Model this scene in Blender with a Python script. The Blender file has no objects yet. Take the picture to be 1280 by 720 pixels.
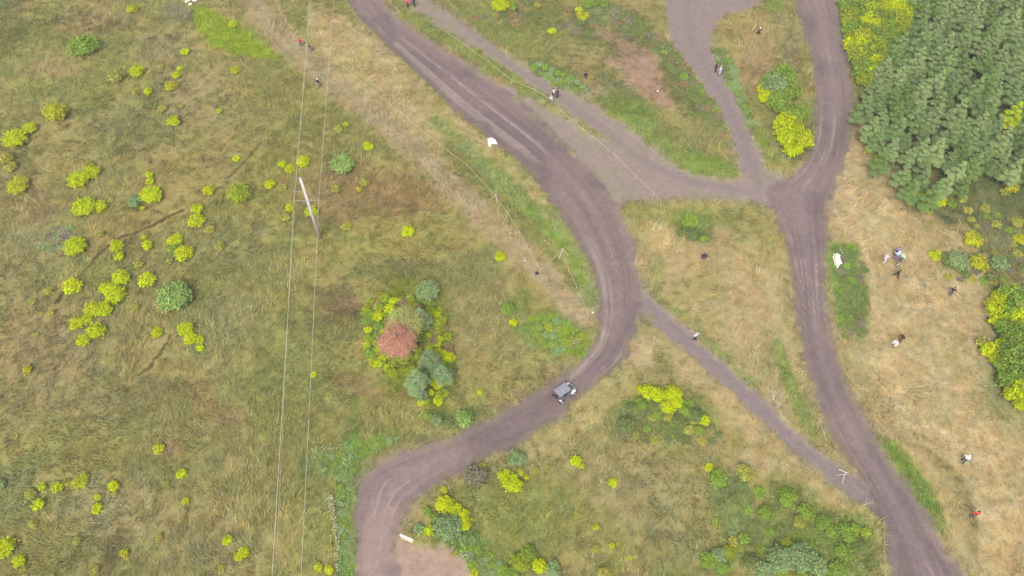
import bpy, bmesh, math, random
import numpy as np
from mathutils import Vector, Matrix

random.seed(7)
rng = np.random.default_rng(11)
SC = bpy.context.scene
COL = SC.collection
R = math.radians

# ------------------------------------------------------------------ camera, sky, sun, exposure
H = 85.0            # drone height in metres
TILT = 34.0         # degrees away from straight down
FPX = 985.0         # focal length in pixels of a 1280 wide frame
cam = bpy.data.cameras.new('drone_camera')
cam.sensor_width = 36.0
cam.lens = 36.0 * FPX / 1280.0
cam.clip_end = 8000
camo = bpy.data.objects.new('drone_camera', cam)
camo.location = (0, 0, H)
camo.rotation_euler = (R(TILT), 0, 0)
COL.objects.link(camo)
SC.camera = camo

SUN_EL, SUN_AZ = 52.0, 200.0
w = bpy.data.worlds.new('World')
SC.world = w
w.use_nodes = True
nt = w.node_tree
for n in list(nt.nodes): nt.nodes.remove(n)
sky = nt.nodes.new('ShaderNodeTexSky')
sky.sky_type = 'NISHITA'
sky.sun_disc = False
sky.sun_elevation = R(SUN_EL)
sky.sun_rotation = R(SUN_AZ)
sky.air_density = 1.0
sky.dust_density = 4.0
sky.ozone_density = 1.0
hs = nt.nodes.new('ShaderNodeHueSaturation')      # cloud cover: the sky is almost grey
hs.inputs['Saturation'].default_value = 0.12
bg = nt.nodes.new('ShaderNodeBackground')
bg.inputs['Strength'].default_value = 0.15
wo = nt.nodes.new('ShaderNodeOutputWorld')
nt.links.new(sky.outputs[0], hs.inputs['Color'])
nt.links.new(hs.outputs[0], bg.inputs['Color'])
nt.links.new(bg.outputs[0], wo.inputs['Surface'])
sl = bpy.data.lights.new('sun', 'SUN')
sl.energy = 1.5
sl.angle = R(14)
sl.color = (1.0, 0.965, 0.91)
so = bpy.data.objects.new('sun', sl)
so.rotation_euler = (R(90 - SUN_EL), 0, R(180 - SUN_AZ))
COL.objects.link(so)
SC.view_settings.view_transform = 'Standard'
SC.view_settings.look = 'None'
SC.view_settings.gamma = 1.0
SC.view_settings.use_curve_mapping = False
SC.view_settings.exposure = 0.85

# ------------------------------------------------------------------ survey: photo pixel -> place on the ground
ct, st = math.cos(R(TILT)), math.sin(R(TILT))
def at(x, y, z=0.0):
    dx, dy = (x - 640.0) / FPX, (360.0 - y) / FPX
    ry, rz = dy * ct + st, dy * st - ct
    t = (H - z) / -rz
    return Vector((dx * t, ry * t, z))
def scale_at(x, y, z=0.0):          # pixels per metre
    return 1.0 / ((at(x + 1, y, z) - at(x, y, z)).length)
def pts(L): return np.array([at(a, b)[:2] for a, b in L])

# ------------------------------------------------------------------ noise and masks
LAT = [np.random.default_rng(100 + i).random((256, 256)).astype(np.float32) for i in range(8)]
def vn(x, y, s=0):
    L = LAT[s % 8]
    xi, yi = np.floor(x).astype(np.int64), np.floor(y).astype(np.int64)
    fx, fy = (x - xi).astype(np.float32), (y - yi).astype(np.float32)
    fx = fx * fx * (3 - 2 * fx); fy = fy * fy * (3 - 2 * fy)
    xi += 37 * s; yi += 91 * s
    a, b = L[xi & 255, yi & 255], L[(xi + 1) & 255, yi & 255]
    c, d = L[xi & 255, (yi + 1) & 255], L[(xi + 1) & 255, (yi + 1) & 255]
    return (a * (1 - fx) + b * fx) * (1 - fy) + (c * (1 - fx) + d * fx) * fy
def fbm(x, y, f=1.0, o=4, s=0):
    v = 0; a = 0.5; t = 0
    for i in range(o):
        v = v + a * vn(x * f + 13.7 * i, y * f - 7.3 * i, s + i); t += a; a *= 0.5; f *= 2.03
    return v / t
def sstep(a, b, v):
    t = np.clip((v - a) / (b - a), 0, 1); return t * t * (3 - 2 * t)
def seg_dist(X, Y, P, closed=False):
    d = np.full(X.shape, 1e9)
    n = len(P)
    for i in range(n if closed else n - 1):
        a, b = P[i], P[(i + 1) % n]
        e = b - a; L2 = float(e @ e) + 1e-9
        t = np.clip(((X - a[0]) * e[0] + (Y - a[1]) * e[1]) / L2, 0, 1)
        d = np.minimum(d, (X - a[0] - t * e[0]) ** 2 + (Y - a[1] - t * e[1]) ** 2)
    return np.sqrt(d)
def poly_sd(X, Y, P):               # signed distance, positive inside; far points are skipped
    out = np.full(X.shape, -50.0)
    lo, hi = P.min(0) - 6, P.max(0) + 6
    m = (X > lo[0]) & (X < hi[0]) & (Y > lo[1]) & (Y < hi[1])
    x, y = X[m], Y[m]
    ins = np.zeros(x.shape, bool)
    n = len(P)
    for i in range(n):
        a, b = P[i], P[(i + 1) % n]
        c = (a[1] > y) != (b[1] > y)
        xx = (b[0] - a[0]) * (y - a[1]) / (b[1] - a[1] + 1e-12) + a[0]
        ins ^= c & (x < xx)
    d = seg_dist(x, y, P, True)
    out[m] = np.where(ins, d, -d)
    return out
def smooth(L, k=2):                 # rounds an open line, keeps its ends (Chaikin)
    for _ in range(k):
        M = [L[0]]
        for a, b in zip(L[:-1], L[1:]):
            M += [(a[0] * .75 + b[0] * .25, a[1] * .75 + b[1] * .25), (a[0] * .25 + b[0] * .75, a[1] * .25 + b[1] * .75)]
        L = M + [L[-1]]
    return L
KEXP = 1.75
def alb(r, g, b):                   # colour as the camera shows it -> surface colour
    o = []
    for v in (r, g, b):
        v /= 255.0
        v = v / 12.92 if v <= 0.04045 else ((v + 0.055) / 1.055) ** 2.4
        o.append(v / KEXP)
    return np.array(o)

# ------------------------------------------------------------------ object helpers
def tag(o, label, cat, group=None, kind=None):
    if label: o['label'] = label
    if cat: o['category'] = cat
    if group: o['group'] = group
    if kind: o['kind'] = kind
    return o
def link(name, me, parent=None):
    o = bpy.data.objects.new(name, me); COL.objects.link(o)
    if parent: o.parent = parent
    return o
def empty(name, loc, rz=0.0, s=1.0):
    o = bpy.data.objects.new(name, None); COL.objects.link(o)
    o.empty_display_size = 0.3
    o.location = loc; o.rotation_euler = (0, 0, rz); o.scale = (s, s, s)
    return o
def copy_tree(o, parent=None):
    c = o.copy(); COL.objects.link(c); c.parent = parent
    for ch in list(o.children):
        copy_tree(ch, c)
    return c
def fast_mesh(name, V, F, mat=None, col=None, smooth_sh=False):
    V = np.ascontiguousarray(V, np.float32); F = np.ascontiguousarray(F, np.int32)
    me = bpy.data.meshes.new(name)
    k = F.shape[1]
    me.vertices.add(len(V)); me.vertices.foreach_set('co', V.ravel())
    me.loops.add(F.size); me.loops.foreach_set('vertex_index', F.ravel())
    me.polygons.add(len(F)); me.polygons.foreach_set('loop_start', np.arange(0, F.size, k, dtype=np.int32))
    me.polygons.foreach_set('use_smooth', np.full(len(F), smooth_sh))
    if col is not None:
        a = me.color_attributes.new('Col', 'FLOAT_COLOR', 'POINT')
        c4 = np.ones((len(V), 4), np.float32); c4[:, :3] = col
        a.data.foreach_set('color', c4.ravel())
    me.update(calc_edges=True); me.validate()
    if mat: me.materials.append(mat)
    return me
class MB:
    """collects boxes, tubes and discs, then links them as one mesh"""
    def __init__(s): s.bm = bmesh.new()
    def box(s, c, d, rot=None, bev=0.0):
        M = Matrix.Translation(c) @ (rot.to_4x4() if rot else Matrix()) @ Matrix.Diagonal((d[0], d[1], d[2], 1))
        r = bmesh.ops.create_cube(s.bm, size=1.0, matrix=M)
        if bev:
            es = {e for v in r['verts'] for e in v.link_edges}
            bmesh.ops.bevel(s.bm, geom=list(es), offset=bev, segments=2, affect='EDGES', profile=0.6)
        return s
    def tube(s, a, b, r0, r1=None, n=8):
        a, b = Vector(a), Vector(b); r1 = r0 if r1 is None else r1
        d = b - a
        M = Matrix.Translation((a + b) / 2) @ d.to_track_quat('Z', 'Y').to_matrix().to_4x4()
        bmesh.ops.create_cone(s.bm, cap_ends=True, segments=n, radius1=r0, radius2=r1, depth=d.length, matrix=M)
        return s
    def ball(s, c, d, n=2):
        M = Matrix.Translation(c) @ Matrix.Diagonal((d[0], d[1], d[2], 1))
        bmesh.ops.create_icosphere(s.bm, subdivisions=n, radius=0.5, matrix=M); return s
    def poly(s, P):
        vs = [s.bm.verts.new(p) for p in P]; s.bm.faces.new(vs); return s
    def mesh(s, name, mat, sm=False):
        me = bpy.data.meshes.new(name); s.bm.to_mesh(me); s.bm.free()
        if sm:
            for p in me.polygons: p.use_smooth = True
        me.materials.append(mat); return me
    def build(s, name, mat, parent=None, sm=False): return link(name, s.mesh(name, mat, sm), parent)

# ------------------------------------------------------------------ materials
def mat_new(name):
    m = bpy.data.materials.new(name); m.use_nodes = True
    return m, m.node_tree, m.node_tree.nodes['Principled BSDF']
def mat_simple(name, c, rough=0.8, metal=0.0, var=0.15, scale=4.0, bump=0.0, spec=0.3):
    m, t, b = mat_new(name)
    tc = t.nodes.new('ShaderNodeTexCoord'); nz = t.nodes.new('ShaderNodeTexNoise')
    nz.inputs['Scale'].default_value = scale; nz.inputs['Detail'].default_value = 5
    t.links.new(tc.outputs['Object'], nz.inputs['Vector'])
    mr = t.nodes.new('ShaderNodeMapRange'); mr.inputs[3].default_value = 1 - var; mr.inputs[4].default_value = 1 + var
    t.links.new(nz.outputs['Fac'], mr.inputs[0])
    mx = t.nodes.new('ShaderNodeVectorMath'); mx.operation = 'SCALE'
    mx.inputs[0].default_value = tuple(c)[:3]
    t.links.new(mr.outputs[0], mx.inputs['Scale'])
    t.links.new(mx.outputs[0], b.inputs['Base Color'])
    b.inputs['Roughness'].default_value = rough; b.inputs['Metallic'].default_value = metal
    b.inputs['Specular IOR Level'].default_value = spec
    if bump:
        bp = t.nodes.new('ShaderNodeBump'); bp.inputs['Strength'].default_value = bump; bp.inputs['Distance'].default_value = 0.02
        t.links.new(nz.outputs['Fac'], bp.inputs['Height']); t.links.new(bp.outputs[0], b.inputs['Normal'])
    return m
def mat_object_colour(name, rough=0.85, var=0.3, island=True, transl=0.0, hue=0.0, patch=0.0):
    """colour comes from the object's own colour, varied from leaf to leaf"""
    m, t, b = mat_new(name)
    oi = t.nodes.new('ShaderNodeObjectInfo')
    geo = t.nodes.new('ShaderNodeNewGeometry')
    tc = t.nodes.new('ShaderNodeTexCoord'); nz = t.nodes.new('ShaderNodeTexNoise')
    nz.inputs['Scale'].default_value = 1.6; nz.inputs['Detail'].default_value = 3
    t.links.new(tc.outputs['Object'], nz.inputs['Vector'])
    hsn = t.nodes.new('ShaderNodeHueSaturation')
    mr = t.nodes.new('ShaderNodeMapRange'); mr.inputs[3].default_value = 1 - var; mr.inputs[4].default_value = 1 + var
    t.links.new(geo.outputs['Random Per Island'] if island else nz.outputs['Fac'], mr.inputs[0])
    m2 = t.nodes.new('ShaderNodeMapRange'); m2.inputs[1].default_value = 0.3; m2.inputs[2].default_value = 0.7
    m2.inputs[3].default_value = 1 - patch; m2.inputs[4].default_value = 1 + patch
    t.links.new(nz.outputs['Fac'], m2.inputs[0])
    mm = t.nodes.new('ShaderNodeMath'); mm.operation = 'MULTIPLY'
    t.links.new(mr.outputs[0], mm.inputs[0]); t.links.new(m2.outputs[0], mm.inputs[1])
    t.links.new(mm.outputs[0], hsn.inputs['Value'])
    if hue:
        m3 = t.nodes.new('ShaderNodeMapRange'); m3.inputs[1].default_value = 0.3; m3.inputs[2].default_value = 0.7
        m3.inputs[3].default_value = 0.5 - hue; m3.inputs[4].default_value = 0.5 + hue
        t.links.new(nz.outputs['Fac'], m3.inputs[0]); t.links.new(m3.outputs[0], hsn.inputs['Hue'])
    t.links.new(oi.outputs['Color'], hsn.inputs['Color'])
    t.links.new(hsn.outputs[0], b.inputs['Base Color'])
    b.inputs['Roughness'].default_value = rough; b.inputs['Specular IOR Level'].default_value = 0.15
    if transl:
        tr = t.nodes.new('ShaderNodeBsdfTranslucent'); mixs = t.nodes.new('ShaderNodeMixShader')
        mixs.inputs[0].default_value = transl
        t.links.new(hsn.outputs[0], tr.inputs['Color'])
        t.links.new(b.outputs[0], mixs.inputs[1]); t.links.new(tr.outputs[0], mixs.inputs[2])
        t.links.new(mixs.outputs[0], t.nodes['Material Output'].inputs['Surface'])
    return m
def mat_ground():
    m, t, b = mat_new('soil_and_turf')
    va = t.nodes.new('ShaderNodeVertexColor'); va.layer_name = 'Col'
    geo = t.nodes.new('ShaderNodeNewGeometry')
    def noise(sc, det, rough=0.6):
        n = t.nodes.new('ShaderNodeTexNoise'); n.inputs['Scale'].default_value = sc
        n.inputs['Detail'].default_value = det; n.inputs['Roughness'].default_value = rough
        t.links.new(geo.outputs['Position'], n.inputs['Vector']); return n
    n1, n2 = noise(1.3, 6, 0.7), noise(5.0, 4, 0.7)
    r1 = t.nodes.new('ShaderNodeMapRange'); r1.inputs[1].default_value = .3; r1.inputs[2].default_value = .7; r1.inputs[3].default_value = 0.88; r1.inputs[4].default_value = 1.12
    r2 = t.nodes.new('ShaderNodeMapRange'); r2.inputs[1].default_value = .3; r2.inputs[2].default_value = .7; r2.inputs[3].default_value = 0.85; r2.inputs[4].default_value = 1.15
    t.links.new(n1.outputs['Fac'], r1.inputs[0]); t.links.new(n2.outputs['Fac'], r2.inputs[0])
    mu = t.nodes.new('ShaderNodeMath'); mu.operation = 'MULTIPLY'
    t.links.new(r1.outputs[0], mu.inputs[0]); t.links.new(r2.outputs[0], mu.inputs[1])
    sc = t.nodes.new('ShaderNodeVectorMath'); sc.operation = 'SCALE'
    t.links.new(va.outputs['Color'], sc.inputs[0]); t.links.new(mu.outputs[0], sc.inputs['Scale'])
    t.links.new(sc.outputs[0], b.inputs['Base Color'])
    b.inputs['Roughness'].default_value = 0.95; b.inputs['Specular IOR Level'].default_value = 0.1
    bp = t.nodes.new('ShaderNodeBump'); bp.inputs['Strength'].default_value = 0.6; bp.inputs['Distance'].default_value = 0.06
    t.links.new(n2.outputs['Fac'], bp.inputs['Height']); t.links.new(bp.outputs[0], b.inputs['Normal'])
    return m
def mat_grass():
    m, t, b = mat_new('grass_blades')
    va = t.nodes.new('ShaderNodeVertexColor'); va.layer_name = 'Col'
    t.links.new(va.outputs['Color'], b.inputs['Base Color'])
    b.inputs['Roughness'].default_value = 0.9; b.inputs['Specular IOR Level'].default_value = 0.1
    return m
M_GROUND = mat_ground(); M_GRASS = mat_grass()
M_LEAF = mat_object_colour('leaves', var=0.30, transl=0.35, hue=0.018, patch=0.14)
M_CLOTH = mat_object_colour('clothing', var=0.12, island=False)
M_SKIN = mat_simple('skin', (.45, .27, .19), .6)
M_BARK = mat_simple('bark', (.16, .12, .085), .95, var=.3, scale=6, bump=.5)
M_PALEWOOD = mat_simple('pale_wood', (.50, .42, .30), .85, var=.2, scale=9)
M_WHITE = mat_simple('white_sheet', (.78, .74, .66), .8, var=.06)
M_CONCRETE = mat_simple('concrete', (.46, .42, .41), .9, var=.12, scale=2.5, bump=.3)
M_METAL = mat_simple('galvanised_steel', (.38, .36, .36), .5, .6)
M_PORC = mat_simple('insulator', (.5, .48, .46), .3)
M_WIRE = mat_simple('wire', (.50, .47, .38), .45, .35)
M_TAPE = mat_simple('barrier_tape', (.44, .38, .28), .6, var=.25, scale=1.5)
M_BLACK = mat_simple('black_plastic', (.025, .024, .028), .55)
M_STONE = mat_simple('pale_stone', (.62, .60, .56), .9, var=.15, bump=.4)

# ------------------------------------------------------------------ the layout of the ground
TRACK_A_L = [(415,-50),(430,0),(465,37),(520,90),(560,130),(610,172),(660,210),(695,255),(722,300),(744,345),(751,385),(748,418),(733,446),(690,482),(640,507),(582,542),(532,558),(490,570),(464,582),(450,604),(445,645),(446,720),(452,780),(480,860),(520,960)]
TRACK_A_R = [(455,-50),(476,0),(503,30),(545,58),(600,90),(660,135),(705,180),(748,225),(775,265),(793,310),(801,355),(797,400),(788,430),(776,458),(752,472),(722,500),(677,537),(636,560),(590,577),(545,603),(526,622),(503,648),(495,680),(494,720),(498,780),(528,860),(566,960)]
TRACK_B_L = [(985,-50),(992,0),(1005,37),(1020,100),(1019,175),(1008,204),(985,225),(962,232),(958,255),(970,272),(982,305),(994,360),(997,410),(1015,485),(1037,540),(1072,592),(1095,640),(1109,680),(1112,720),(1122,780),(1150,860),(1200,960)]
TRACK_B_R = [(1038,-50),(1045,0),(1052,37),(1062,75),(1066,135),(1061,185),(1047,225),(1036,247),(1032,305),(1031,360),(1039,422),(1060,480),(1090,540),(1122,590),(1155,640),(1179,680),(1206,720),(1240,780),(1290,860),(1350,960)]
PATH_C = [(500,-40),(530,0),(562,20),(640,75),(690,104),(740,130),(785,160),(807,180),(847,210),(877,220),(915,226),(935,215),(955,213),(980,222),(985,262),(962,262),(950,252),(890,248),(825,248),(785,250),(768,258),(735,215),(700,172),(665,140),(625,108),(640,112),(690,142),(735,168),(765,178),(740,158),(690,122),(640,88),(580,50),(520,12),(480,-40)]
PATH_D = [(835,-60),(833,0),(836,37),(845,60),(865,84),(880,107),(900,142),(920,182),(930,222),(958,222),(941,175),(926,140),(912,107),(896,80),(889,57),(890,35),(902,18),(940,8),(960,-10),(970,-60)]
PATH_F = [(792,350),(805,362),(825,386),(855,408),(880,432),(902,453),(930,480),(960,506),(1005,551),(1035,574),(1060,590),(1085,600),(1100,645),(1055,613),(1025,590),(992,562),(957,530),(915,490),(890,466),(865,442),(825,413),(800,396),(785,405)]
BARE_PATCH = [(492,672),(520,682),(552,684),(575,695),(592,712),(612,740),(620,790),(488,790)]
WORN = [(300,-30),(318,10),(345,40),(372,68),(400,98),(440,128),(480,155),(520,190),(560,232),(600,268),(640,306),(690,352),(725,392)]

X0, X1, Y0, Y1, ST = -104.0, 104.0, 2.0, 132.0, 0.2
def axis(a, b):
    c = np.arange(a, b + 1e-6, ST)
    g = []; d = ST; v = 0
    while v < 2600: d *= 1.35; v += d; g.append(v)
    g = np.array(g)
    return np.concatenate([a - g[::-1], c, b + g]), len(g)
ax, PX = axis(X0, X1); ay, PY = axis(Y0, Y1)
X, Y = np.meshgrid(ax, ay, indexing='ij')
X = X.ravel(); Y = Y.ravel()
warp = (fbm(X, Y, 0.55, 4, 1) - .5)
warp2 = (fbm(X, Y, 1.6, 3, 4) - .5)
JD = warp * 1.5 + warp2 * 0.7

C = np.zeros((len(X), 3)); C[:] = alb(156, 148, 92)
def lay(m, c, s=1.0):
    c = alb(*c) if not isinstance(c, np.ndarray) else c
    mm = (m * s)[:, None]; C[:] = C * (1 - mm) + c * mm
def blob(x, y, rx, ry, c, s=1.0, ang=0.0, soft=0.55):
    ce = at(x, y); a = at(x + 1, y) - ce; b = at(x, y + 1) - ce
    J = np.array([[a.x, b.x], [a.y, b.y]]); Ji = np.linalg.inv(J)
    dx, dy = X - ce.x, Y - ce.y
    r_m = max(rx, ry) * 1.8 / 6.0
    m = (np.abs(dx) < r_m * 2) & (np.abs(dy) < r_m * 3)
    u = (Ji[0, 0] * dx[m] + Ji[0, 1] * dy[m]); v = (Ji[1, 0] * dx[m] + Ji[1, 1] * dy[m])
    ca, sa = math.cos(R(ang)), math.sin(R(ang))
    p, q = (u * ca + v * sa) / rx, (-u * sa + v * ca) / ry
    d = np.sqrt(p * p + q * q) + warp[m] * 1.0 + warp2[m] * .5
    f = np.zeros(len(X)); f[m] = 1 - sstep(1 - soft, 1 + soft * .7, d)
    lay(f, c, s)
    return f
# broad tones of the field
L1 = fbm(X, Y, 0.045, 4, 2); L2 = fbm(X, Y, 0.12, 4, 3); L3 = fbm(X, Y, 0.35, 4, 5)
lay(sstep(.45, .65, L1), (146, 138, 92), .8)
lay(sstep(.50, .68, L2), (166, 152, 98), .8)
lay(1 - sstep(.33, .46, L2), (142, 137, 86), .7)
lay(sstep(.52, .70, fbm(X, Y, 0.16, 4, 6)), (160, 140, 104), .5)
lay(sstep(.52, .68, fbm(X, Y, 0.2, 4, 0)), (140, 146, 82), .5)
STRAW = (196, 175, 134); STRAW2 = (190, 168, 116); LUSH = (146, 158, 88); GREEN = (140, 150, 92); PINK = (176, 148, 128); GREY = (148, 144, 108); BROWN = (150, 128, 98); REDB = (160, 130, 100)
B = [
 # left field
 (40,262,42,26,REDB,.5,0),(60,295,45,22,GREY,.6,0),(30,330,60,40,(150,145,105),.5,0),(60,430,90,60,(160,140,106),.7,0),(40,500,90,50,(158,142,104),.6,0),
 (150,500,90,40,(150,138,102),.6,0),(70,40,60,25,(136,136,84),.7,0),(6,14,12,24,(118,128,84),.6,0),(110,30,60,16,(158,136,100),.6,0),(250,120,70,40,(158,144,108),.7,30),
 (200,60,40,25,(150,140,108),.6,0),(225,15,25,12,(140,134,112),.9,0),(330,140,60,60,(150,140,86),.6,0),(160,160,70,28,(140,136,96),.6,0),(120,235,60,30,(148,138,92),.5,0),
 (230,225,60,40,(166,148,94),.7,0),(140,290,70,20,(160,142,90),.6,-20),(300,320,70,40,(148,144,98),.6,0),(290,395,40,30,GREY,.8,0),(300,440,60,60,(152,146,104),.5,0),
 (90,560,60,40,(148,142,86),.6,0),(215,560,14,14,REDB,.8,0),(150,640,70,50,(160,148,112),.7,0),(230,660,70,40,(160,146,104),.6,0),(135,700,12,28,(120,106,74),.8,20),
 (280,590,60,60,(146,140,92),.6,0),(300,560,30,40,(156,140,100),.6,0),(270,690,60,30,(142,140,104),.6,0),(20,610,35,35,(128,142,98),.6,0),
 (255,500,18,36,(158,132,96),.7,-30),(215,490,60,14,(136,124,84),.6,10),(290,520,28,16,REDB,.6,20),
 # middle left
 (420,240,70,45,(156,128,96),.75,10),(505,240,50,34,(150,122,90),.8,10),(470,300,90,28,(162,150,88),.6,-10),(500,340,60,18,(130,128,88),.7,0),(350,220,40,50,(150,142,70),.5,0),
 (400,170,80,40,(140,138,80),.5,0),(600,350,50,40,(140,132,92),.7,0),(610,400,60,50,(150,142,102),.5,0),(650,420,40,30,(158,148,106),.5,0),(350,480,60,80,(140,142,84),.7,0),
 (420,390,34,40,(132,118,86),.8,0),(440,380,20,12,REDB,.6,0),(395,420,50,30,(134,140,86),.5,0),(480,490,60,14,REDB,.6,15),(450,530,80,30,(146,142,88),.7,0),
 (510,400,58,48,(126,138,40),.85,60),(520,470,46,40,(128,138,44),.8,60),(545,450,24,60,(130,140,40),.8,0),(590,430,40,60,(152,142,94),.5,0),(580,525,50,16,(126,140,84),.7,0),
 (360,600,30,80,(146,136,96),.5,0),(400,620,50,90,(144,144,78),.5,0),(437,640,16,120,(110,142,74),.9,2),(455,560,45,12,(122,150,70),.8,-20),(400,580,30,16,(120,146,92),.6,0),(395,660,16,70,(150,150,100),.5,0),
 # green beside the tracks
 (640,150,70,12,(150,148,96),.2,40),(630,225,60,14,LUSH,.75,48),(600,200,50,8,(130,146,92),.8,48),(700,290,58,12,(122,152,64),.9,62),(735,355,34,8,(138,150,80),.8,72),
 (595,165,50,10,(166,156,106),.5,48),(690,415,48,26,(124,150,66),.85,20),(720,430,24,14,(126,148,48),.8,30),(650,380,20,20,(124,142,72),.7,0),(690,440,50,10,(160,158,96),.7,-20),
 (440,85,26,26,(140,146,82),.6,0),(375,25,18,26,(148,156,90),.8,30),(555,100,22,16,(140,146,86),.6,30),
 (550,30,40,8,(130,142,80),.8,35),(610,75,60,9,(134,148,66),.85,38),(700,145,50,8,(142,150,76),.8,38),(735,175,22,6,(142,150,80),.8,40),
 (680,50,60,34,(142,144,82),.85,20),(600,25,60,16,(128,140,78),.7,25),(695,95,40,12,(116,132,84),.85,30),(770,45,50,30,(122,128,88),.7,35),(745,15,30,12,(130,138,90),.7,0),
 (720,68,44,18,(160,146,104),.7,20),(640,20,30,10,(158,142,100),.6,0),
 (800,85,42,28,(172,142,124),.95,35),(830,115,24,20,(172,140,122),.9,30),(760,45,20,8,(164,138,112),.7,20),(770,110,26,14,(130,132,92),.7,30),(745,115,20,14,(160,144,120),.8,20),
 (790,140,40,20,(124,146,74),.85,20),(835,185,60,24,(134,144,86),.85,20),(880,205,40,14,(128,152,60),.8,10),(880,150,40,34,(150,140,100),.7,50),(860,120,18,60,(122,130,74),.8,-35),
 (905,95,12,44,(118,142,92),.9,-28),(925,130,8,30,(120,150,90),.9,-22),(935,40,40,40,(168,150,100),.85,0),(950,75,26,36,(164,140,104),.9,0),(920,20,20,10,(170,156,96),.7,0),(965,5,14,10,(130,152,70),.7,0),
 (985,55,12,40,(150,136,104),.8,-10),(965,165,24,30,(140,140,90),.8,-10),(990,190,26,10,(134,130,98),.8,0),(955,180,8,24,(132,150,70),.8,-20),
 # triangle between the tracks
 (880,330,100,80,(182,160,116),.9,0),(870,270,80,14,(148,148,88),.9,2),(945,300,34,50,(156,148,96),.7,0),(808,275,14,30,(158,152,96),.7,0),(862,282,22,20,(132,152,84),.9,0),(868,292,26,8,(110,120,78),.8,15),
 (820,300,22,26,STRAW2,.7,0),(880,360,40,24,(160,152,96),.6,0),(940,360,40,50,(188,164,116),.7,0),(925,420,60,70,(180,160,116),.8,40),(820,350,12,30,(156,150,98),.8,0),
 (840,385,20,20,(170,160,106),.7,40),(975,420,20,90,(186,166,122),.7,-10),(970,460,18,34,(152,138,108),.7,-15),(983,470,9,36,(116,144,66),.95,-18),(970,500,14,30,(176,158,122),.8,-30),(990,540,40,16,(170,156,110),.8,45),
 (903,460,14,40,(148,150,92),.8,-45),(1000,510,10,30,(150,150,96),.8,-25),
 # bottom middle
 (800,440,24,26,STRAW,.85,0),(760,500,50,24,(176,162,108),.8,-40),(700,545,50,14,(184,166,112),.8,-35),(870,460,60,22,(186,164,118),.85,42),(930,520,60,26,(186,164,118),.85,44),(1010,590,60,22,(180,160,112),.8,40),(1050,630,44,16,(174,156,104),.8,35),
 (840,520,60,34,(128,136,78),.8,20),(790,530,30,24,(130,138,90),.7,0),(730,600,120,60,(160,148,106),.7,0),(820,620,70,60,(158,146,108),.6,0),(680,640,60,50,(144,144,84),.8,0),(640,650,50,40,(142,146,80),.7,0),
 (620,700,60,30,(136,146,80),.7,0),(720,670,60,30,(146,142,88),.6,0),(850,680,60,40,(150,144,104),.5,0),(895,560,30,20,(146,140,92),.6,0),(880,555,30,14,(176,156,118),.5,0),(940,580,30,16,(190,168,130),.6,0),
 (915,625,40,30,(118,134,84),.8,50),(960,660,70,40,(126,138,82),.8,0),(1030,690,60,50,(126,140,72),.85,0),(1000,630,50,20,(136,142,82),.8,35),(1065,665,26,24,(122,148,72),.8,0),(560,670,40,20,(130,140,76),.7,0),
 (580,680,26,24,(118,142,80),.85,0),(555,610,34,16,(158,152,96),.7,-30),(610,620,60,30,(140,142,82),.6,0),(590,590,20,14,(134,128,112),.8,0),
 # right side
 (1160,440,160,160,(180,164,117),.95,0),(1240,620,90,120,(174,158,110),.9,0),(1100,260,70,50,(186,166,114),.95,0),(1080,180,16,40,(168,146,108),.9,0),(1068,190,8,60,(190,168,124),.8,8),
 (1200,540,70,60,(186,166,116),.8,0),(1050,400,14,40,(176,156,110),.6,0),(1150,310,60,30,(176,154,106),.8,0),(1180,280,60,20,(160,144,108),.8,0),(1230,285,60,60,(146,142,100),.8,0),
 (1240,400,26,60,(148,148,96),.8,0),(1240,480,30,50,(146,148,100),.8,-20),(1120,240,60,16,(148,144,98),.7,30),(1200,300,50,40,(142,136,96),.7,0),(1245,520,30,30,(164,156,108),.7,0),
 (1060,350,24,52,(110,138,76),.95,-5),(1068,395,18,30,(122,134,88),.9,0),(1040,325,9,30,(126,148,72),.8,0),
 (1140,610,18,52,(116,146,64),.95,-38),(1175,590,30,40,(148,138,96),.7,-40),(1190,640,22,60,(144,138,92),.7,-25),(1160,560,26,16,(138,128,92),.8,30),(1215,640,10,50,(140,132,90),.6,0),(1225,600,8,70,(168,152,106),.6,-25),
 (1260,680,50,60,(186,162,112),.8,0),(1180,690,26,40,(170,152,106),.7,-20),(1130,545,18,12,(140,142,90),.6,0),
 # wood floor
 (1210,100,150,140,(92,100,66),.9,0),(1260,240,50,30,(126,134,82),.8,0),(1085,40,28,60,(140,150,66),.8,0),(1300,150,120,160,(96,104,68),.8,0),
]
for b in B:
    blob(b[0], b[1], b[2], b[3], b[4], b[5], b[6])
m = sstep(-.8, .6, poly_sd(X, Y, pts([(240,-60),(240,6),(262,10),(292,28),(318,44),(346,70),(345,76),(300,68),(270,60),(246,38),(236,8)])) + JD)
lay(m, (150, 172, 36), .85)
# mown straw beside the long bend
for P in ([(382,0),(425,20),(470,55),(520,100),(560,140),(606,176),(640,212),(664,238),(700,286),(718,322),(700,300),(662,246),(620,205),(585,190),(560,168),(548,196),(515,180),(470,140),(420,95),(385,52)],
          [(1030,250),(1048,232),(1062,180),(1078,150),(1085,180),(1110,215),(1150,270),(1230,300),(1240,420),(1220,520),(1290,560),(1290,740),(1190,690),(1110,560),(1090,470),(1092,380),(1075,310),(1040,295)]):
    m = sstep(-1.5, 1.5, poly_sd(X, Y, pts(P)) + JD * 1.6)
    lay(m, (200, 172, 124), .55)
    lay(m * sstep(.5, .65, fbm(X, Y, .5, 4, 6)), (212, 190, 150), .4)
    lay(m * sstep(.5, .65, fbm(X, Y, .33, 4, 7)), (174, 162, 108), .35)
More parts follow.
